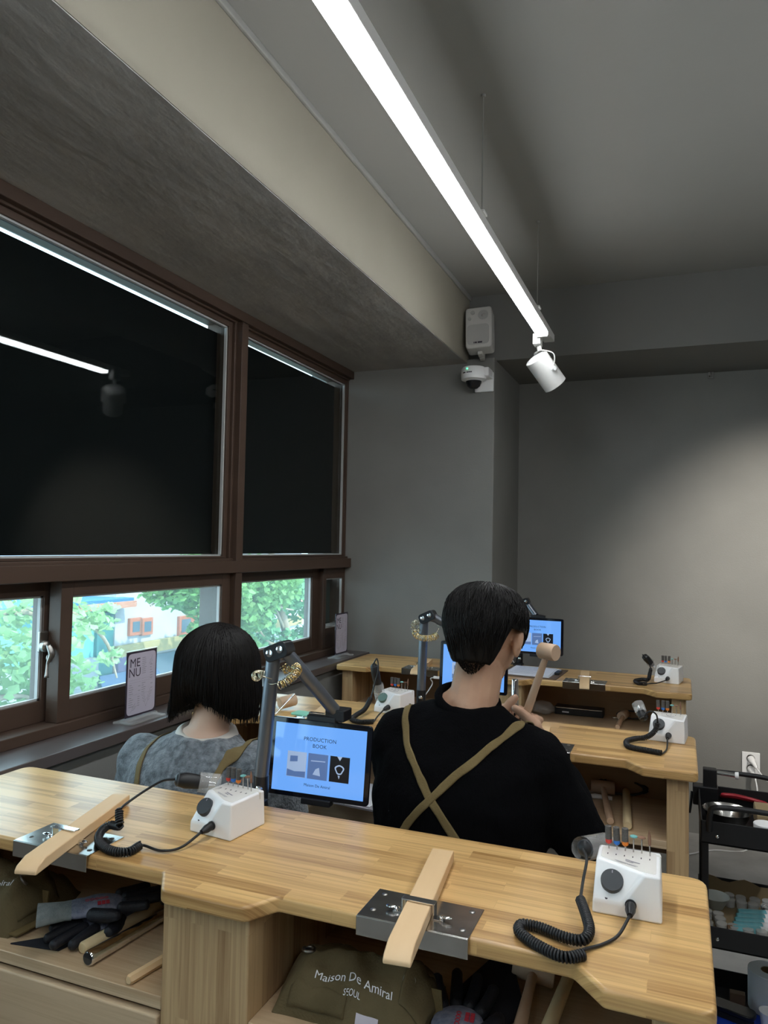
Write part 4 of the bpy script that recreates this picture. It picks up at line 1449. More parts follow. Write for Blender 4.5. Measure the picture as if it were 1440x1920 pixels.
for y, z in ((TY1 + .004, .757), (TY0 - .006, .757)):
    MB().tube(smooth_path([(TX0 + .022, y, .69), (TX0 + .024, y, z - .022), (TX0 + .045, y, z), (TX1 - .075, y, z), (TX1 - .052, y, z - .020), (TX1 - .05, y, .69)], 6),
              .0075, 12).build('handle', 'black_metal', t, smooth=60)
for x, y, z in ((TX0 + .042, TY0 - .001, .676), (TX1 - .042, TY0 - .001, .676), (TX0 + .042, TY0 - .001, .40)):
    MB().sphere((x, y, z), (.005, .003, .005), 12, 8).build('screw', 'chrome', t, smooth=180)
# clamp fixed to the far left corner of the trolley
t = thing('bench_clamp', 'black clamp with a chrome tube on the trolley\'s far corner', 'clamp', (.085, 2.61, .66), world=True)
MB().box(.066, .106, 2.595, 2.628, .662, .775).build('jaw', 'black_metal', t, bevel=.003)
MB().box(.036, .110, 2.586, 2.630, .6625, .722).build('body', 'black_metal', t, bevel=.004)
MB().tube([(.104, 2.610, .765), (.160, 2.610, .762)], .0065, 16).build('spindle', 'chrome', t, smooth=40)
MB().tube([(.158, 2.610, .762), (.168, 2.610, .762)], [.010, .0115], 18).build('spindle_cap', 'white_plastic', t, smooth=40)
MB().tube(smooth_path([(.034, 2.60, .70), (.030, 2.595, .66), (.026, 2.59, .635)]), .004, 8).build('lever', 'black_metal', t, smooth=60)
TF = .715 - .062 + .004
t = thing('steel_bowl', 'round steel bowl in the trolley\'s top tray', 'bowl', (.128, 2.47, TF), world=True)
MB().lathe([(.040, .0), (.046, .002), (.066, .043), (.068, .044), (.064, .042), (.044, .004), (.002, .003)], 36, Matrix.Translation((.128, 2.46, TF))).build('bowl', 'steel', t, smooth=40)
t = thing('glass_beaker', 'small clear beaker standing in the steel bowl', 'beaker', (.128, 2.475, TF + .004), world=True)
MB().lathe([(.012, .004), (.013, .05), (.011, .05), (.010, .006)], 20, Matrix.Translation((.126, 2.472, TF))).build('wall', 'clear_plastic', t, smooth=40)
t = thing('pliers', 'pliers with dark red grips across the trolley\'s top tray', 'pliers', (.19, 2.612, TF), world=True)
MB().tube(smooth_path([(.118, 2.605, .700), (.160, 2.60, .7035), (.205, 2.60, .698), (.252, 2.605, .688)]), [.0045] + [.0075] * 22 + [.006, .003], 12, flat=.7).build('grip', 'red_grip', t, smooth=60)
MB().tube(smooth_path([(.116, 2.622, .690), (.160, 2.628, .690), (.205, 2.622, .688), (.252, 2.608, .686)]), [.0045] + [.0075] * 22 + [.006, .003], 12, flat=.7).build('grip', 'red_grip', t, smooth=60)
MB().tube([(.25, 2.607, .687), (.272, 2.607, .684), (.30, 2.607, .68)], [.008, .010, .003], 10).build('jaws', 'steel', t, smooth=50)
t = thing('carton', 'small brown carton in the trolley\'s top tray', 'box', (.235, 2.49, TF), world=True)
MB().box(.205, .305, 2.44, 2.56, TF, TF + .045).build('carton', 'kraft', t, bevel=.002)
MB().box(.207, .303, 2.442, 2.558, TF + .045, TF + .048).build('flap', 'kraft', t)
t = thing('jar', 'low white jar at the front of the trolley\'s top tray', 'jar', (.212, 2.40, TF), world=True)
MB().lathe([(.026, 0), (.028, .003), (.028, .022), (.026, .024)], 28, Matrix.Translation((.222, 2.40, TF))).build('pot', 'clear_jar', t, smooth=40)
MB().lathe([(.030, .024), (.030, .036), (.028, .038), (.005, .0385)], 28, Matrix.Translation((.222, 2.40, TF))).build('lid', 'white_plastic', t, smooth=40)
# middle tray: kraft liner, little clear jars, a bowl, glue tubes, clips
T2 = .432 - .058 + .004
t = thing('paper_liner', 'brown kraft paper lining the trolley\'s middle tray', 'paper', (.185, 2.46, T2), world=True)
g = MB()
ny = 12
lx = [TX0 + .006 + (TX1 - TX0 - .012) * i / ny for i in range(ny + 1)]
vs = [(x, TY1 - .008, T2 + .001 + (.052 + .008 * math.sin(i * 1.3)) * k) for k in (0, 1) for i, x in enumerate(lx)]
g.add(vs, [(i, i + 1, ny + 2 + i, ny + 1 + i) for i in range(ny)])
g.box(TX0 + .006, TX1 - .006, TY0 + .006, TY1 - .006, T2 + .0002, T2 + .0016)
g.build('sheet', 'kraft', t)
rj = random.Random(11)
jar0 = None
spots = []
for i in range(7):
    for j in range(9):
        x, y = .072 + i * .034, 2.315 + j * .035
        if abs(x - .095) < .045 and abs(y - 2.535) < .055:
            continue
        if .12 < x < .30 and 2.385 < y < 2.53:
            continue
        spots.append((x + rj.uniform(-.004, .004), y + rj.uniform(-.004, .004)))
for k, (x, y) in enumerate(spots):
    if not jar0:
        jar0 = thing('sample_jar', 'small round clear plastic jar in the trolley\'s middle tray', 'jar', (x, y, T2 + .002), group='small clear jars in the trolley')
        MB().lathe([(.0125, 0), (.0145, .002), (.0145, .014), (.013, .016)], 18).build('pot', 'clear_jar', jar0, smooth=40)
        MB().lathe([(.0155, .014), (.0155, .021), (.014, .0225), (.003, .023)], 18).build('lid', 'clear_jar', jar0, smooth=40)
    else:
        dup(jar0, (x, y, T2 + .002), rj.uniform(0, 6))
t = thing('bowl', 'grey plastic bowl among the jars in the trolley', 'bowl', (.098, 2.535, T2 + .002), world=True)
MB().lathe([(.018, .0), (.022, .001), (.040, .034), (.041, .036), (.038, .034), (.020, .004), (.002, .003)], 32, Matrix.Translation((.098, 2.535, T2 + .002))).build('bowl', 'bowl_grey', t, smooth=40)
for k in range(5):
    y = 2.395 + k * .029
    x0 = .135 + .006 * k
    t = thing('glue_tube', ('nearest', 'second', 'middle', 'fourth', 'farthest')[k] + ' of the five teal glue tubes in the trolley', 'tube', (.19, y, T2 + .002), world=True, group='teal glue tubes in the trolley')
    z_ = T2 + .0145
    MB().tube([(x0, y - .012, z_), (x0 + .010, y - .010, z_), (x0 + .075, y + .008, z_)], [.010, .0115, .0115], 18).build('tube', 'teal_tube', t, smooth=40)
    MB().tube([(x0 + .075, y + .008, z_), (x0 + .090, y + .012, z_)], [.0125, .0115], 18).build('cap', 'white_plastic', t, smooth=40)
    if k == 0:
        MB().tube([(x0 - .012, y - .015, z_), (x0 + .001, y - .012, z_)], .011, 18).build('stopper', 'brown_cap', t, smooth=40)
for k, (x, y) in enumerate(((.232, 2.535), (.252, 2.50))):
    t = thing('binder_clip', ('back', 'front')[k] + ' black binder clip beside the glue tubes', 'clip', (x, y, T2 + .03), world=True, group='black binder clips in the trolley')
    MB().prism([(-.010, 0), (.010, 0), (.002, .020), (-.002, .020)], -.016, .016, Matrix.Translation((x, y, T2 + .002)) @ Matrix.Rotation(R(90), 4, 'X')).build('spring', 'black_metal', t, bevel=.001)
    MB().torus((x, y, T2 + .028), .008, .0014, (0, 1, .3), 16, 6).build('wire', 'chrome', t, smooth=180)
# lowest tray
T3 = .150 - .058 + .004
t = thing('tissue_roll', 'pale blue paper towel roll standing in the trolley\'s lowest tray', 'paper roll', (.246, 2.572, T3), world=True)
mt = Matrix.Translation((.246, 2.572, T3))
MB().lathe([(.056, 0), (.057, .002), (.057, .110), (.055, .112), (.022, .112), (.0215, .110), (.0215, .02)], 40, mt).build('paper', 'tissue', t, smooth=40)
MB().lathe([(.0215, .01), (.0215, .1115), (.0195, .1115), (.0195, .01)], 24, mt, cap=False).build('core', 'kraft', t, smooth=40)
t = thing('wood_block', 'small brown block in the trolley\'s lowest tray', 'block', (.16, 2.54, T3), world=True)
MB().box(.138, .180, 2.528, 2.552, T3, T3 + .045).build('block', 'brown_block', t, bevel=.002)
o = MB().prism(round_poly([(.062, 2.30), (.305, 2.30), (.305, 2.505), (.062, 2.520)], .01), T3, T3 + .008).build('blue_mat', 'blue_mat', bevel=.002)
tag(o, 'bright blue folded mat in the trolley\'s lowest tray', 'mat')
t = thing('brush', 'oval black scrubbing brush on the blue mat', 'brush', (.142, 2.466, T3 + .008), world=True)
MB().prism(round_poly([(-.062, -.024), (.062, -.028), (.062, .028), (-.062, .024)], .026), .018, .032, Matrix.Translation((.142, 2.466, T3 + .008)) @ Matrix.Rotation(R(-18), 4, 'Z')).build('back', 'black_plastic', t, bevel=.004)
MB().prism(round_poly([(-.056, -.02), (.056, -.023), (.056, .023), (-.056, .02)], .022), 0, .018, Matrix.Translation((.142, 2.466, T3 + .008)) @ Matrix.Rotation(R(-18), 4, 'Z')).build('bristles', 'black_cloth', t)
t = thing('cup', 'small white cup at the right of the lowest tray', 'cup', (.236, 2.462, T3 + .008), world=True)
MB().lathe([(.020, 0), (.026, .042), (.0265, .043), (.024, .041), (.018, .003)], 28, Matrix.Translation((.236, 2.462, T3 + .008))).build('cup', 'white_plastic', t, smooth=40)

# ------------------------------------------------------------------ wall outlet with two plugs
t = thing('wall_outlet', 'white double wall outlet low on the back wall', 'outlet', (.3315, YB, .35), world=True)
MB().box(.290, .373, YB - .009, YB - .0005, .338, .446).build('cover', 'white_plastic', t, bevel=.003)
for z in (.416, .366):
    MB().lathe([(.020, 0), (.0205, .0015), (.018, .002), (.017, -.003)], 28, Matrix.Translation((.330, YB - .009, z)) @ Matrix.Rotation(R(90), 4, 'X')).build('socket', 'grille', t, smooth=35)
for k, (z, e) in enumerate(((.416, [(.352, 4.20, .385), (.39, 4.16, .345), (.46, 4.12, .30), (.55, 4.10, .05), (.60, 4.0, .006)]),
                            (.366, [(.345, 4.20, .34), (.352, 4.17, .29), (.350, 4.15, .22), (.335, 4.16, .12), (.30, 4.12, .006), (.15, 4.05, .006), (.04, 3.95, .006)]))):
    t = thing('power_plug', ('upper', 'lower')[k] + ' white power plug and cord in the wall outlet', 'plug', (.33, YB - .012, z), world=True)
    a, b = V((.330, YB - .006, z)), V(e[0])
    MB().tube([a, a.lerp(b, .35), a.lerp(b, .5), a.lerp(b, .8), b], [.0165, .0165, .012, .009, .005], 18).build('plug_body', 'white_plastic', t, smooth=50)
    MB().tube(smooth_path([b] + [V(p) for p in e[1:]], 8), .0036, 8).build('cord', 'white_plastic', t, smooth=180)

# ------------------------------------------------------------------ people


def remesh(o, vox, it=6, fac=.5):
    m = o.modifiers.new('join', 'REMESH')
    m.mode = 'VOXEL'
    m.voxel_size = vox
    m.use_smooth_shade = True
    s = o.modifiers.new('relax', 'SMOOTH')
    s.factor = fac
    s.iterations = it
    return o


def wrinkle(o, size, strength, seed=0):
    tx = bpy.data.textures.new('folds', 'CLOUDS')
    tx.noise_scale = size
    tx.noise_depth = 2
    d = o.modifiers.new('folds', 'DISPLACE')
    d.texture = tx
    d.strength = strength
    d.mid_level = .5
    d.texture_coords = 'LOCAL'
    return o


def ribbon(pts, width, side_hint, target, name, mat_, parent):
    """apron strap laid over the sweater"""
    p = smooth_path(pts, 8)
    vs = []
    for i, q in enumerate(p):
        d = (p[min(i + 1, len(p) - 1)] - p[max(0, i - 1)]).normalized()
        h = V(side_hint(q)) if callable(side_hint) else V(side_hint)
        s = d.cross(h).normalized()
        for k in range(5):
            vs.append(q + s * width * (k / 4 - .5))
    n = len(p)
    fs = [(i * 5 + k, i * 5 + k + 1, (i + 1) * 5 + k + 1, (i + 1) * 5 + k) for i in range(n - 1) for k in range(4)]
    o = MB().add(vs, fs).build(name, mat_, parent, smooth=180)
    if target:
        w = o.modifiers.new('drape', 'SHRINKWRAP')
        w.target = target
        w.wrap_method = 'NEAREST_SURFACEPOINT'
        w.wrap_mode = 'ABOVE_SURFACE'
        w.offset = .004
        sm_ = o.modifiers.new('even', 'SMOOTH')
        sm_.factor = .5
        sm_.iterations = 4
    o.modifiers.new('thick', 'SOLIDIFY').thickness = .0022
    return o


def head_parts(mb, c, yaw, pitch, k=1.0):
    """skull, jaw, nose, brow, lips and ears into mb; returns the head's matrix (local +y = face)"""
    m = Matrix.Translation(V(c)) @ Matrix.Rotation(yaw, 4, 'Z') @ Matrix.Rotation(-pitch, 4, 'X')
    rq = m.to_euler()

    def el(p, r):
        mb.sphere(m @ V(p) if not isinstance(p, V) else m @ p, tuple(x * k for x in r), 22, 14, rq)
    el((0, -.012 * k, .022 * k), (.076, .096, .086))
    el((0, .018 * k, -.022 * k), (.067, .074, .082))
    el((0, .042 * k, -.080 * k), (.040, .040, .034))
    el((0, .094 * k, -.018 * k), (.012, .016, .022))
    el((0, .100 * k, -.030 * k), (.015, .011, .010))
    el((0, .076 * k, .022 * k), (.05, .014, .012))
    el((0, .082 * k, -.058 * k), (.020, .010, .007))
    for sx in (-1, 1):
        el((sx * .079 * k, -.006 * k, -.020 * k), (.010, .019, .033))
        el((sx * .088 * k, -.016 * k, -.010 * k), (.008, .011, .024))
    return m


def face_details(m, body, k=1.0):
    for sx in (-1, 1):
        p = m @ V((sx * .030 * k, .083 * k, .002 * k))
        e = MB().sphere(p, .0105 * k, 14, 10).build('eye', 'eye_white', body, smooth=180)
        MB().sphere(m @ V((sx * .030 * k, .0925 * k, .002 * k)), .0045 * k, 10, 8).build('iris', 'hair_black', e, smooth=180)
        MB().tube([m @ V((sx * .014 * k, .094 * k, .026 * k)), m @ V((sx * .032 * k, .091 * k, .031 * k)), m @ V((sx * .052 * k, .078 * k, .026 * k))],
                  [.002, .004, .002], 8).build('eyebrow', 'hair_black', body, smooth=60)
    MB().tube(smooth_path([m @ V((-.022 * k, .084 * k, -.057 * k)), m @ V((0, .094 * k, -.056 * k)), m @ V((.022 * k, .084 * k, -.057 * k))], 5),
              .0045 * k, 8).build('lips', 'lip', body, smooth=180)


def grip_hand(mb, grip, axis, wrist, side, r_obj, spread=.019, thumb_dir=None, fat=1.0):
    """hand closed on a rod through 'grip' along 'axis'; palm on the wrist side, fingers wound round the rod"""
    grip, axis, wrist = V(grip), V(axis).normalized(), V(wrist)
    to_w = wrist - grip
    to_w = (to_w - axis * to_w.dot(axis)).normalized()
    tang = axis.cross(to_w) * side
    pc = grip + to_w * (r_obj + .021)
    # palm: from wrist to knuckles
    mb.limb([wrist, wrist.lerp(pc, .55), pc], [.026 * fat, .027 * fat, .026 * fat])
    lens = (.92, 1.0, .96, .80)
    for i in range(4):
        s = (1.5 - i) * spread
        kn = pc + axis * s + tang * .018
        rr = r_obj + .0085
        pts = [kn]
        for a in (35, 85, 135, 185, 230):
            a = R(a * lens[i])
            # wind round: start at the palm side, over the tangent side, to the far side
            pts.append(grip + axis * (s * .93) + (to_w * math.cos(a) + tang * math.sin(a)) * rr)
        mb.sphere(pc + axis * s * .9, .0165 * fat, 12, 8)
        mb.limb(pts, [.0105 * fat, .0098 * fat, .0094 * fat, .0088 * fat, .0084 * fat, .0076 * fat])
    # thumb leaves the side of the palm and closes against the rod
    b = wrist.lerp(pc, .55) + axis * spread * 1.3 - tang * .012
    td = V(thumb_dir) if thumb_dir else (axis * .6 - to_w * .6 - tang * .35)
    td.normalize()
    mb.limb([b, b + td * .028 + axis * .004, b + td * .050 + axis * .006, b + td * .066 + axis * .004], [.0150 * fat, .0130 * fat, .0118 * fat, .0102 * fat])


def strands(seed, n, fn, rad, segs):
    """thin hair locks; fn(k, s) gives the path of lock k, s in 0..1"""
    rd = random.Random(seed)
    mb = MB()
    for k in range(n):
        f = fn(rd)
        pts = [f(j / segs) for j in range(segs + 1)]
        mb.tube(pts, [rad * (1 - .75 * (j / segs) ** 2) for j in range(segs + 1)], 3, cap=False)
    return mb


# ---- man in black, seen from behind
HC = V((-.427, 1.742, 1.258))
body = MB()
hm = head_parts(body, HC, R(-6), R(16))
body.limb([(-.452, 1.695, 1.05), (-.448, 1.700, 1.09), (-.436, 1.722, 1.19)], [.064, .057, .056])
body.limb([(-.462, 1.70, 1.10), (-.488, 1.70, 1.085)], [.050, .044])
body.loft([(-.47, 1.69, .46, .165, .125), (-.47, 1.68, .62, .155, .115), (-.468, 1.67, .80, .165, .105), (-.465, 1.675, .95, .175, .098), (-.46, 1.69, 1.03, .13, .08), (-.455, 1.70, 1.08, .06, .06)])
WR = V((-.330, 1.928, .970))
WL = V((-.462, 1.940, .965))
body.limb([(-.300, 1.70, 1.00), (-.215, 1.715, .838), tuple(WR)], [.055, .045, .028])
body.limb([(-.625, 1.70, .99), (-.635, 1.76, .79), tuple(WL)], [.055, .045, .028])
M_AX = V((.055, .012, .172)).normalized()
MG = V((-.381, 1.956, 1.002))
grip_hand(body, MG, M_AX, WR, 1, .0105, thumb_dir=(-.80, -.02, .50))
MAN_G = V((-.4045, 1.974, 1.012))
grip_hand(body, MAN_G, (-.02, 0, 1), WL, -1, .0095, spread=.0175, thumb_dir=(.55, .25, .75))
for sx in (-1, 1):
    body.limb([(-.47 + sx * .09, 1.72, .50), (-.47 + sx * .12, 2.08, .50), (-.47 + sx * .12, 2.04, .08), (-.47 + sx * .12, 2.14, .045)], [.075, .055, .042, .035])
man = body.build('person', 'skin', smooth=180)
remesh(man, .0032, 2, .4)
tag(man, 'man in a black sweater and khaki apron straps, seated with his back turned', 'person')
face_details(hm, man)
sw = MB()
sw.loft([(-.47, 1.69, .47, .195, .150), (-.47, 1.68, .62, .190, .142), (-.470, 1.668, .78, .198, .134), (-.468, 1.662, .90, .205, .126), (-.462, 1.672, .98, .200, .112), (-.460, 1.686, 1.045, .155, .088),
         (-.460, 1.692, 1.078, .106, .078), (-.460, 1.696, 1.098, .082, .072)])
sw.limb([(-.50, 1.690, 1.062), (-.565, 1.692, 1.042), (-.620, 1.692, 1.010)], [.048, .052, .062])
sw.limb([(-.40, 1.690, 1.050), (-.34, 1.692, 1.020), (-.290, 1.692, .995)], [.046, .052, .062])
sw.limb([(-.298, 1.69, .985), (-.268, 1.70, .92), (-.210, 1.715, .832), (-.255, 1.82, .905), (-.318, 1.905, .955)], [.074, .070, .062, .050, .036])
sw.limb([(-.622, 1.69, .985), (-.628, 1.72, .90), (-.632, 1.755, .785), (-.555, 1.84, .87), (-.482, 1.908, .945)], [.072, .064, .058, .048, .036])
sweater = sw.build('sweater', 'sweater_black', man, smooth=180)
remesh(sweater, .007, 8)
wrinkle(sweater, .06, .012)
MB().torus((-.4580, 1.6985, 1.106), .0690, .0095, (.20, -.26, .94), 36, 10).build('collar', 'sweater_black', sweater, smooth=180)
tr = MB()
for sx in (-1, 1):
    tr.limb([(-.47 + sx * .085, 1.70, .52), (-.47 + sx * .12, 2.08, .51), (-.47 + sx * .12, 2.04, .10)], [.095, .07, .055])
tr.loft([(-.47, 1.69, .455, .18, .14), (-.47, 1.69, .60, .18, .135)])
remesh(tr.build('trousers', 'trouser_black', man, smooth=180), .012, 4)
for sx in (-1, 1):
    MB().sphere((-.47 + sx * .12, 2.10, .035), (.042, .10, .035), 18, 10).build('shoe', 'black_rubber', man, smooth=180)
ribbon([(-.602, 1.72, 1.075), (-.598, 1.66, 1.085), (-.588, 1.60, 1.045), (-.541, 1.545, .980), (-.497, 1.532, .925), (-.432, 1.53, .845), (-.38, 1.535, .78)], .0205, (0, -1, .25), sweater, 'apron_strap', 'strap_khaki', man)
ribbon([(-.315, 1.74, 1.055), (-.325, 1.67, 1.080), (-.352, 1.60, 1.060), (-.427, 1.548, .995), (-.497, 1.526, .925), (-.56, 1.53, .849), (-.62, 1.55, .77)], .0215, (0, -1, .25), sweater, 'apron_strap', 'strap_khaki', man)


# short hair: thick top, tapered nape, open round the ears and face
def man_hair(th, v, lift=0.):
    """th: azimuth (0 = face side +y), v: 0 crown .. 1 hairline"""
    cs, sn = math.cos(th), math.sin(th)
    back = (1 - cs) / 2                       # 1 at the nape
    side = abs(sn)
    nape = -.084 + .006 * noise.noise(V((th * 9, 0, 4)))
    if cs < -.45:                              # nape
        f = min(1, (-.45 - cs) / .32)
        low = .004 + (nape - .004) * f * f * (3 - 2 * f)
    elif cs < .30:                             # over the ears
        low = .004
    elif cs < .62:                             # sideburns
        low = .004 - .030 * math.sin((cs - .30) / .32 * math.pi)
    else:                                      # forehead
        low = .004 + .055 * min(1, (cs - .62) / .25)
    topz = .113
    z = topz + (low - topz) * v
    if z >= .012:
        r = max(0, 1 - ((z - .012) / (topz - .010)) ** 2.5) ** (1 / 2.2)
    else:
        r = 1 - .36 * ((.012 - z) / .110) ** 1.5
    rx, ry = .097 + lift, .113 + lift
    yo = -.012 - .004 * back
    jig = .003 * noise.noise(V((th * 2.2, v * 3, 1.7)))
    return hm @ V((r * (rx + jig) * sn, yo + r * (ry + jig) * cs, z + lift * .6 * (z > .05)))


def shell(fn, nt, nv, th0=-math.pi, th1=math.pi):
    vs = [fn(th0 + (th1 - th0) * i / nt, j / nv) for j in range(nv + 1) for i in range(nt)]
    fs = [(j * nt + i, j * nt + (i + 1) % nt, (j + 1) * nt + (i + 1) % nt, (j + 1) * nt + i) for j in range(nv) for i in range(nt)]
    return vs, fs


vs, fs = shell(man_hair, 64, 26)
hs = MB().add(vs, fs)
hair = hs.build('hair', 'hair_black', man, smooth=180)
hair.modifiers.new('thick', 'SOLIDIFY').thickness = .006


def man_lock(rd):
    th = rd.uniform(-math.pi, math.pi)
    v0 = rd.uniform(.0, .62)
    L = rd.uniform(.22, .42)
    tw = rd.uniform(-.25, .25)
    up_ = rd.uniform(.0005, .0035)
    hook = rd.uniform(-.001, .002)
    return lambda s: man_hair(th + tw * s, min(1, v0 + L * s), up_ * math.sin(math.pi * min(1, s * .9 + .1)) + hook * s)


strands(21, 2000, man_lock, .0015, 6).build('hair_locks', 'hair_black', hair, smooth=180)


def man_stubble(rd):
    """clipped hairs fading out on the nape and behind the ears"""
    a = math.pi + rd.uniform(-.72, .72)
    d = rd.random() ** 1.35
    sn, cs = math.sin(a), math.cos(a)
    z0 = -.050 - .056 * d * (1 - .8 * (abs(a - math.pi) / .72) ** 2)
    r0 = 1 - .36 * ((.012 - z0) / .110) ** 1.5
    L = .008 * (1 - .6 * d)

    def f(s):
        z = z0 - L * s
        r = r0 - .04 * s
        return hm @ V((r * .0935 * sn, -.013 + r * .108 * cs, z))
    return f


strands(33, 4200, man_stubble, .0005, 2).build('clipped_hair', 'hair_black', hair, smooth=180)

# mallet and ring mandrel held in his hands
t = thing('mallet', 'wooden mallet held up in the man\'s right hand', 'mallet', MG, world=True)
top_ = MG + M_AX * .201
MB().tube([MG - M_AX * .030, MG, MG + M_AX * .06, top_ - M_AX * .03, top_], [.0095, .0100, .0108, .0085, .0075], 18).build('handle', 'mallet_wood', t, smooth=60)
hd = V((.88, -.46, -.02)).normalized()
a = top_ - hd * .024
MB().tube([a, a + hd * .004, a + hd * .046, a + hd * .050], [.0185, .0215, .0215, .0200], 32).build('head', 'mallet_wood', t, smooth=40)
t = thing('ring_mandrel', 'polished steel mandrel with a silver ring in the man\'s left hand', 'mandrel', MAN_G, world=True)
ma = V((-.004, -.004, 1)).normalized()
MB().tube([MAN_G - ma * .10, MAN_G + ma * .100, MAN_G + ma * .102], [.0105, .0085, .0075], 28).build('rod', 'chrome', t, smooth=60)
MB().torus(MAN_G + ma * .056, .0098, .0013, ma, 28, 8).build('ring', 'brass_silver', t, smooth=180)

# ---- woman in grey
HW = V((-1.128, 1.712, 1.128))
body = MB()
hw = head_parts(body, HW, R(-24), R(34), .96)
body.limb([(-1.135, 1.640, .95), (-1.130, 1.650, .99), (-1.122, 1.675, 1.06)], [.056, .050, .050])
body.loft([(-1.17, 1.66, .42, .15, .12), (-1.17, 1.66, .60, .13, .105), (-1.165, 1.645, .78, .14, .10), (-1.155, 1.635, .88, .15, .085), (-1.145, 1.64, .95, .09, .07), (-1.138, 1.645, .985, .05, .05)])
body.limb([(-1.335, 1.65, .885), (-1.375, 1.70, .70), (-1.25, 1.93, .80)], [.045, .038, .024])
body.limb([(-.985, 1.65, .905), (-.905, 1.66, .79), (-1.06, 1.90, .83)], [.045, .038, .024])
for sx in (-1, 1):
    wr = V((-1.25, 1.93, .80)) if sx < 0 else V((-1.06, 1.90, .83))
    pc = wr + V((.03 if sx < 0 else -.03, .06, .012))
    body.limb([wr, pc], [.022, .026])
    for i, l in enumerate((.92, 1, .95, .78)):
        b0 = pc + V((-.024 + i * .016, .012, 0))
        body.limb([b0, b0 + V((0, .03 * l, -.002)), b0 + V((0, .052 * l, -.014)), b0 + V((0, .062 * l, -.03))], [.0092, .0086, .008, .007])
    tb = pc + V((sx * -.022, -.02, .004))
    body.limb([tb, tb + V((sx * -.018, .026, -.004)), tb + V((sx * -.02, .048, -.014))], [.012, .0105, .008])
    body.limb([(-1.17 + sx * .08, 1.69, .46), (-1.17 + sx * .10, 2.05, .46), (-1.17 + sx * .10, 2.02, .08), (-1.17 + sx * .10, 2.11, .04)], [.07, .05, .038, .03])
woman = body.build('person', 'skin_pale', smooth=180)
remesh(woman, .0045, 5)
tag(woman, 'woman with black bob hair and grey wool sweater, seated with her back turned', 'person')
face_details(hw, woman, .96)
sw = MB()
sw.loft([(-1.17, 1.66, .43, .185, .150), (-1.17, 1.65, .58, .180, .142), (-1.170, 1.635, .72, .186, .135), (-1.165, 1.625, .82, .196, .122), (-1.160, 1.628, .89, .185, .105), (-1.152, 1.634, .930, .148, .090),
         (-1.143, 1.640, .955, .112, .080), (-1.139, 1.643, .968, .090, .075)])
sw.limb([(-1.330, 1.645, .880), (-1.362, 1.665, .80), (-1.375, 1.70, .70), (-1.31, 1.82, .755), (-1.258, 1.915, .795)], [.068, .064, .058, .048, .036])
sw.limb([(-.992, 1.645, .898), (-.950, 1.650, .85), (-.908, 1.66, .79), (-.98, 1.78, .81), (-1.052, 1.885, .826)], [.068, .064, .058, .048, .036])
sweater2 = sw.build('sweater', 'sweater_grey', woman, smooth=180)
remesh(sweater2, .007, 8)
wrinkle(sweater2, .07, .014)
# white shirt collar peeping out at the neck
cl = MB()
n = 40
vs = []
for k in range(n):
    a = 2 * math.pi * k / n
    for rr, zz in ((.090, .952), (.080, .976), (.066, .983), (.059, .974)):
        vs.append((-1.136 + rr * math.cos(a) * .98, 1.646 + rr * math.sin(a) * .90, zz + .012 * math.sin(a) - .006 * math.cos(a)))
fs = [(k * 4 + j, ((k + 1) % n) * 4 + j, ((k + 1) % n) * 4 + j + 1, k * 4 + j + 1) for k in range(n) for j in range(3)]
cl.add(vs, fs).build('shirt_collar', 'shirt_white', woman, smooth=180)
tr = MB()
for sx in (-1, 1):
    tr.limb([(-1.17 + sx * .08, 1.68, .48), (-1.17 + sx * .10, 2.05, .47), (-1.17 + sx * .10, 2.02, .10)], [.088, .064, .05])
tr.loft([(-1.17, 1.66, .415, .17, .135), (-1.17, 1.66, .56, .17, .13)])
remesh(tr.build('trousers', 'denim', woman, smooth=180), .012, 4)
for sx in (-1, 1):
    MB().sphere((-1.17 + sx * .10, 2.08, .032), (.038, .092, .032), 18, 10).build('shoe', 'black_rubber', woman, smooth=180)
ribbon([(-1.262, 1.72, .965), (-1.268, 1.66, .985), (-1.275, 1.60, .965), (-1.272, 1.55, .925), (-1.258, 1.51, .855), (-1.245, 1.50, .76)], .0215, (0, -1, .25), sweater2, 'apron_strap', 'strap_khaki', woman)
ribbon([(-1.010, 1.72, .985), (-1.008, 1.66, 1.0), (-1.008, 1.60, .985), (-1.012, 1.555, .955), (-1.030, 1.51, .885), (-1.05, 1.50, .78)], .0215, (0, -1, .25), sweater2, 'apron_strap', 'strap_khaki', woman)


def bob(th, v, lift=0.):
    """th azimuth in world (0 = +y rotated by the head's yaw), v 0 crown .. 1 tips; hangs straight down"""
    cs, sn = math.cos(th), math.sin(th)
    hz = .104
    rx, ry = .099 + lift, .112 + lift
    v = max(0., v)
    nape = max(0, math.cos(th - R(150))) ** 4
    L = .136 - .050 * nape + .008 * noise.noise(V((th * 7, 0, 3)))
    if v < .45:
        f = v / .45 * math.pi / 2
        r, z = math.sin(f), hz * math.cos(f)
    else:
        s = (v - .45) / .55
        r = 1 + .05 * math.sin(math.pi * s * .8) - .16 * s ** 2.2 * (.1 + .9 * nape) + .05 * s ** 3 * (1 - nape) * (sn < -.3)
        z = -L * s
    r *= 1 + .02 * noise.noise(V((th * 3, v * 2, .3)))
    yaw = R(-22)
    x, y = r * rx * sn, r * ry * cs
    return V((HW.x - .004 + x * math.cos(yaw) - y * math.sin(yaw), HW.y - .030 + x * math.sin(yaw) + y * math.cos(yaw), HW.z + .016 + z))


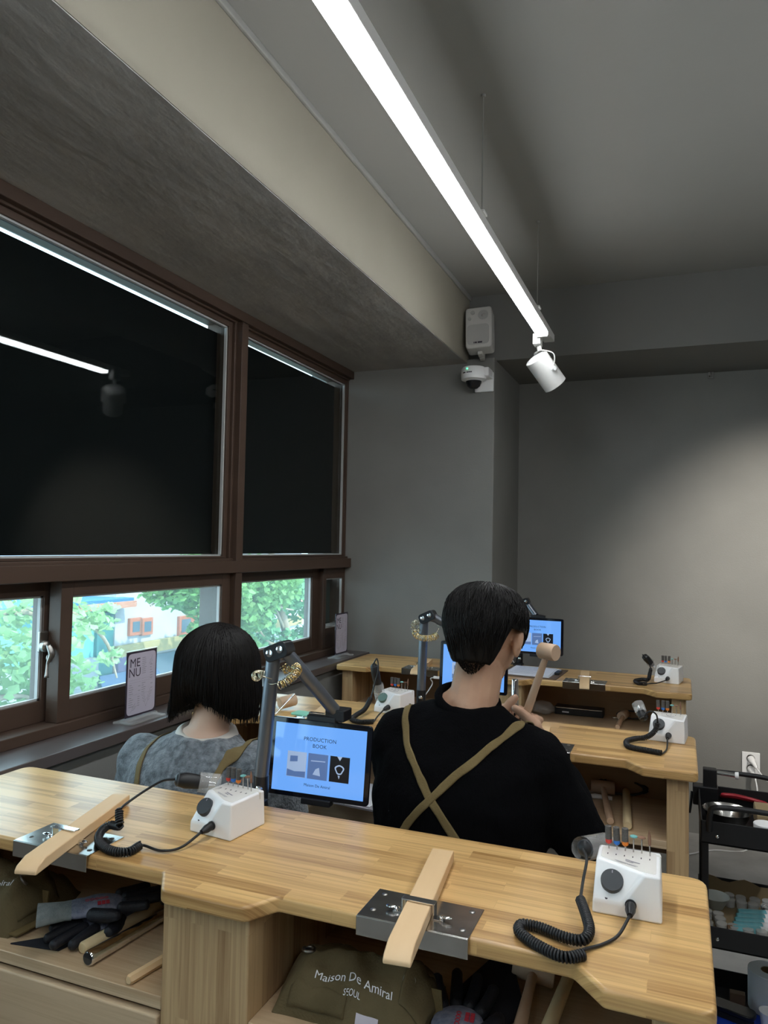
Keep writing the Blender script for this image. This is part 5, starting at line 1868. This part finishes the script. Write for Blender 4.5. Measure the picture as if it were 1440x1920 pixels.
GA = R(52)                                     # the face opening
nt, nv = 70, 34
vs = [bob(GA + (2 * math.pi - 2 * GA) * i / nt, j / nv) for j in range(nv + 1) for i in range(nt + 1)]
fs = [(j * (nt + 1) + i, (j + 1) * (nt + 1) + i, (j + 1) * (nt + 1) + i + 1, j * (nt + 1) + i + 1) for j in range(nv) for i in range(nt)]
mb = MB().add(vs, fs)
nt2, nv2 = 24, 12                              # fringe closing the top front
vs = [bob(-GA + 2 * GA * i / nt2, .47 * j / nv2) for j in range(nv2 + 1) for i in range(nt2 + 1)]
fs = [(j * (nt2 + 1) + i, (j + 1) * (nt2 + 1) + i, (j + 1) * (nt2 + 1) + i + 1, j * (nt2 + 1) + i + 1) for j in range(nv2) for i in range(nt2)]
mb.add(vs, fs)
hair2 = mb.build('hair', 'hair_black', woman, smooth=180)
hair2.modifiers.new('thick', 'SOLIDIFY').thickness = -.010


def bob_lock(rd):
    th = rd.uniform(GA * .8, 2 * math.pi - GA * .8)
    v0 = rd.uniform(.0, .5)
    v1 = rd.uniform(.9, 1.07)
    tw = rd.uniform(-.10, .10)
    up_ = rd.uniform(.0, .0035)
    fl = rd.uniform(-.003, .011) if abs(math.sin(th)) > .6 else rd.uniform(-.006, .004)
    return lambda s: bob(th + tw * s, v0 + (v1 - v0) * s, up_ + fl * s ** 3)


strands(5, 1500, bob_lock, .0018, 9).build('hair_locks', 'hair_black', hair2, smooth=180)

# stools the two sit on


def stool(label, x, y, zs):
    t = thing('stool', label, 'stool', (x, y, 0), group='round wooden stools')
    MB().lathe([(.155, zs - .035), (.165, zs - .030), (.165, zs - .008), (.155, zs)], 36).build('seat', 'pin_wood', t, smooth=40)
    for k in range(4):
        a = R(45 + 90 * k)
        c, s = math.cos(a), math.sin(a)
        MB().tube([(.10 * c, .10 * s, zs - .035), (.15 * c, .15 * s, 0)], [.016, .013], 12).build('leg', 'black_metal', t, smooth=50)
    MB().torus((0, 0, .18), .128, .007, (0, 0, 1), 32, 8).build('footrest', 'black_metal', t, smooth=180)
    return t


stool('round wooden stool under the man in black', -.47, 1.69, .445)
stool('round wooden stool under the woman in grey', -1.17, 1.66, .395)

# ------------------------------------------------------------------ outdoors: street front and ginkgo trees
M('render_pale', (.30, .32, .36), .9, c2=(.37, .39, .43), scale=1.5)
M('render_teal', (.07, .27, .30), .8, c2=(.10, .32, .35), scale=2)
M('door_teal', (.015, .13, .14), .6)
M('stone_grey', (.20, .23, .26), .9, c2=(.27, .30, .33), scale=3)
M('shop_yellow', (.26, .22, .10), .8)
M('frame_orange', (.30, .10, .055), .7)
M('roof_blue', (.02, .13, .30), .7)
M('roof_orange', (.30, .13, .09), .8, c2=(.36, .18, .13), scale=3)
M('sign_purple', (.10, .085, .17), .7)
M('sign_white', (.34, .42, .46), .7)
M('canvas_blue', (.08, .14, .25), .8)  # even blue of the canopy canvas
M('pane_dark', (.05, .09, .13), .2)
M('bark', (.19, .16, .12), .95, c2=(.26, .22, .17), scale=12)
M('asphalt', (.2, .22, .22), .9)
for nm, c, c2 in (('leaf_green', (.085, .23, .07), (.16, .33, .11)), ('leaf_light', (.17, .34, .14), (.27, .44, .21)), ('leaf_deep', (.07, .22, .11), (.12, .30, .15))):
    m = M(nm, c, .6, c2=c2, scale=5)
    bs = m.node_tree.nodes['Principled BSDF']
    tl = m.node_tree.nodes.new('ShaderNodeBsdfTranslucent')
    tl.inputs[0].default_value = (*c2, 1)
    mx = m.node_tree.nodes.new('ShaderNodeMixShader')
    mx.inputs[0].default_value = .35
    m.node_tree.links.new(bs.outputs[0], mx.inputs[1])
    m.node_tree.links.new(tl.outputs[0], mx.inputs[2])
    m.node_tree.links.new(mx.outputs[0], m.node_tree.nodes['Material Output'].inputs[0])
GZ = -2.4
struct(MB().box(-40, -1.9, -6, 45, GZ - .1, GZ).build('ground', 'asphalt'))
t = thing('street_house', 'pale street house with teal shopfront and orange windows seen through the glass', 'building', (-8, 8.5, GZ), world=True)
MB().box(-10, -7.0, 7.98, 13.2, GZ, 1.6).build('wall', 'render_pale', t)
MB().box(-10, -7.02, 5.6, 7.98, GZ, .62).build('teal_wall', 'render_teal', t)
MB().box(-7.02, -6.96, 7.62, 7.92, -1.4, .52).build('door', 'door_teal', t, bevel=.01)
MB().box(-7.02, -6.9, 5.6, 7.60, GZ, -.04).build('plinth', 'stone_grey', t, bevel=.01)
MB().box(-10, -6.8, 5.6, 8.1, .62, .70).build('roof', 'roof_blue', t)
MB().box(-7.6, -6.75, 7.1, 8.1, .58, .66).build('awning', 'roof_orange', t)
MB().box(-7.0, -6.94, 7.98, 13.2, -.12, .05).build('fascia', 'shop_yellow', t, bevel=.005)
for y0, y1, z0, z1 in ((8.22, 8.46, .16, .40), (8.46, 8.70, .14, .38), (9.30, 9.62, .05, .34), (9.62, 9.94, .05, .34), (11.2, 11.6, .1, .5)):
    w = MB().box(-7.0, -6.95, y0, y1, z0, z1).build('window', 'frame_orange', t, bevel=.006)
    MB().box(-6.952, -6.945, y0 + .05, y1 - .05, z0 + .05, z1 - .05).build('pane', 'pane_dark', w)
MB().box(-7.0, -6.92, 7.98, 8.20, -.36, -.10).build('signboard', 'sign_purple', t, bevel=.01)
MB().box(-7.0, -6.90, 8.30, 8.58, -.34, -.08).build('signboard', 'sign_white', t, bevel=.01)
for y0 in (8.75, 9.6, 10.5):
    w = MB().box(-7.0, -6.97, y0, y0 + .62, -1.4, -.16).build('shop_window', 'pane_dark', t)
t = thing('canvas_canopy', 'pale blue canvas canopy sloping in front of the street house', 'canopy', (-6.5, 8.0, GZ), world=True)
MB().add([(-6.9, 7.62, -.28), (-6.9, 8.7, -.30), (-6.2, 8.35, -.62), (-6.2, 7.05, -.62)], [(0, 3, 2, 1)]).build('canvas', 'canvas_blue', t)
t['kind'] = 'thing'
for p in list(t.children):
    p.modifiers.new('thick', 'SOLIDIFY').thickness = .02
MB().tube([(-6.25, 7.1, GZ), (-6.25, 7.1, -.62)], .02, 8).build('pole', 'sign_white', t)
MB().tube([(-6.25, 8.3, GZ), (-6.25, 8.3, -.62)], .02, 8).build('pole', 'sign_white', t)
t = thing('roadside_house', 'white house with orange tiled roof behind the farther ginkgo', 'building', (-11, 16.5, GZ), world=True)
MB().box(-13, -10.2, 13.6, 20.5, GZ, -.25).build('wall', 'render_pale', t)
MB().prism([(-13.2, -.25), (-10.0, -.25), (-11.2, .10), (-12.2, .10)], -20.7, -13.5, Matrix.Rotation(R(90), 4, 'X')).build('roof', 'roof_orange', t)
for y0 in (14.4, 16.0, 17.6):
    w = MB().box(-10.2, -10.14, y0, y0 + .8, -1.15, -.5).build('window', 'sign_white', t)
    MB().box(-10.145, -10.13, y0 + .07, y0 + .73, -1.08, -.57).build('pane', 'pane_dark', w)
t = thing('slate_house', 'grey weatherboard house at the left behind the leaves', 'building', (-8, 4.5, GZ), world=True)
MB().box(-11, -8.4, 1.5, 5.4, GZ, 1.1).build('wall', 'stone_grey', t)
for k in range(10):
    MB().box(-8.42, -8.37, 1.5, 5.4, -1.2 + k * .22, -1.03 + k * .22).build('board', 'stone_grey', t, bevel=.01)
MB().box(-8.40, -8.33, 3.9, 4.5, -.2, .5).build('window', 'sign_purple', t, bevel=.01)


def leaf_cloud(seed, blobs, n, size, mat_, parent):
    """ginkgo fan leaves scattered in the crown"""
    rd = random.Random(seed)
    vs, fs = [], []
    tot = sum(b[2] ** 2 for b in blobs)
    for c, _, rr in [(V(b[0]), 0, b[2]) for b in blobs]:
        for _ in range(int(n * rr * rr / tot)):
            while True:
                p = V((rd.uniform(-1, 1), rd.uniform(-1, 1), rd.uniform(-1, 1)))
                if p.length < 1:
                    break
            p = c + V((p.x * rr * .8, p.y * rr, p.z * rr * .55))
            q = Euler((rd.uniform(-1.2, 1.2), rd.uniform(-.9, .9), rd.uniform(0, 6.28))).to_matrix()
            s = size * rd.uniform(.7, 1.25)
            k = len(vs)
            for x, y in ((0, 0), (.55, .55), (.30, .92), (0, .80), (-.30, .92), (-.55, .55)):
                vs.append(tuple(p + q @ V((x * s, y * s, .12 * s * abs(x)))))
            fs += [(k, k + 1, k + 2, k + 3), (k, k + 3, k + 4, k + 5)]
    o_ = MB().add(vs, fs).build('foliage', mat_, parent)
    o_['kind'] = 'stuff'
    return o_


def tree(label, base, top, branches, blobs, n, size, mat_, seed, r=.10):
    t = thing('ginkgo_tree', label, 'tree', base, world=True, group='ginkgo trees outside the windows')
    b, tp = V(base), V(top)
    MB().tube(smooth_path([b, b.lerp(tp, .4) + V((.08, .05, 0)), b.lerp(tp, .75), tp], 6), [r * (1 - .7 * i / 18) for i in range(19)], 10).build('trunk', 'bark', t, smooth=60)
    for pts in branches:
        p = smooth_path(pts, 5)
        MB().tube(p, [r * .36 * (1 - .8 * i / len(p)) for i in range(len(p))], 7).build('branch', 'bark', t, smooth=60)
    leaf_cloud(seed, blobs, n, size, mat_, t)
    return t


tree('ginkgo tree with pale leaves filling the left window pane', (-4.6, 3.1, GZ), (-4.5, 3.6, 1.6),
     [[(-4.55, 3.4, .7), (-4.7, 4.2, .9), (-4.8, 4.9, .75)], [(-4.55, 3.3, .2), (-4.4, 3.9, .35), (-4.5, 4.5, .2)], [(-4.6, 3.3, .9), (-4.9, 4.9, .85), (-5.0, 5.55, .55), (-5.0, 5.75, .15)]],
     [((-4.7, 4.1, .75), 0, .75), ((-4.6, 3.7, .1), 0, .65), ((-4.6, 4.5, .35), 0, .45), ((-4.7, 3.5, -.5), 0, .5), ((-4.9, 5.3, .75), 0, .28), ((-5.0, 5.68, .35), 0, .16)], 2600, .075, 'leaf_light', 2)
tree('ginkgo tree with dense green leaves outside the middle window', (-5.4, 8.3, GZ), (-5.3, 8.0, 1.9),
     [[(-5.35, 8.1, .9), (-5.4, 7.4, 1.0), (-5.4, 6.7, .75)], [(-5.35, 8.2, .4), (-5.3, 8.9, .6), (-5.2, 9.6, .5)], [(-5.35, 8.2, .2), (-5.2, 7.7, .45), (-5.1, 7.2, .4)]],
     [((-5.4, 7.7, .95), 0, .72), ((-5.4, 8.4, .6), 0, .62), ((-5.4, 7.0, .95), 0, .40), ((-5.5, 8.6, .0), 0, .42), ((-5.4, 8.9, .9), 0, .7), ((-5.3, 7.6, .35), 0, .28)], 5200, .085, 'leaf_green', 3)
tree('ginkgo tree with forked branches outside the window beyond the mullion', (-6.0, 11.6, GZ), (-5.9, 10.0, 1.7),
     [[(-5.95, 11.0, -.3), (-5.9, 10.5, .2), (-5.8, 9.7, .95)], [(-5.95, 11.2, -.4), (-6.0, 11.7, .1), (-6.1, 12.3, .5)], [(-5.95, 10.8, -.1), (-5.9, 10.2, -.1), (-5.8, 9.5, .3)]],
     [((-6.0, 10.4, .75), 0, .75), ((-6.0, 11.4, .55), 0, .8), ((-6.0, 9.7, .2), 0, .55), ((-6.0, 10.6, -.25), 0, .6), ((-6.0, 11.8, -.2), 0, .5)], 3600, .09, 'leaf_deep', 4, .12)
o = MB().sphere((-8.9, 16.4, -1.55), (.9, 2.6, .85), 40, 20)
rd = random.Random(8)
t = thing('hedge', 'low round green hedge below the farther ginkgo', 'hedge', (-8.9, 16.4, GZ), world=True)
o.v = [tuple(V(p) + V((noise.noise(V(p) * 4), noise.noise(V(p) * 4 + V((5, 0, 0))), noise.noise(V(p) * 5))) * .18) for p in o.v]
o.build('mass', 'leaf_deep', t, smooth=60)
leaf_cloud(12, [((-9.0, 14.6, -1.1), 0, .7), ((-9.0, 15.8, -1.05), 0, .8), ((-9.0, 17.0, -1.1), 0, .7)], 1500, .12, 'leaf_green', t)
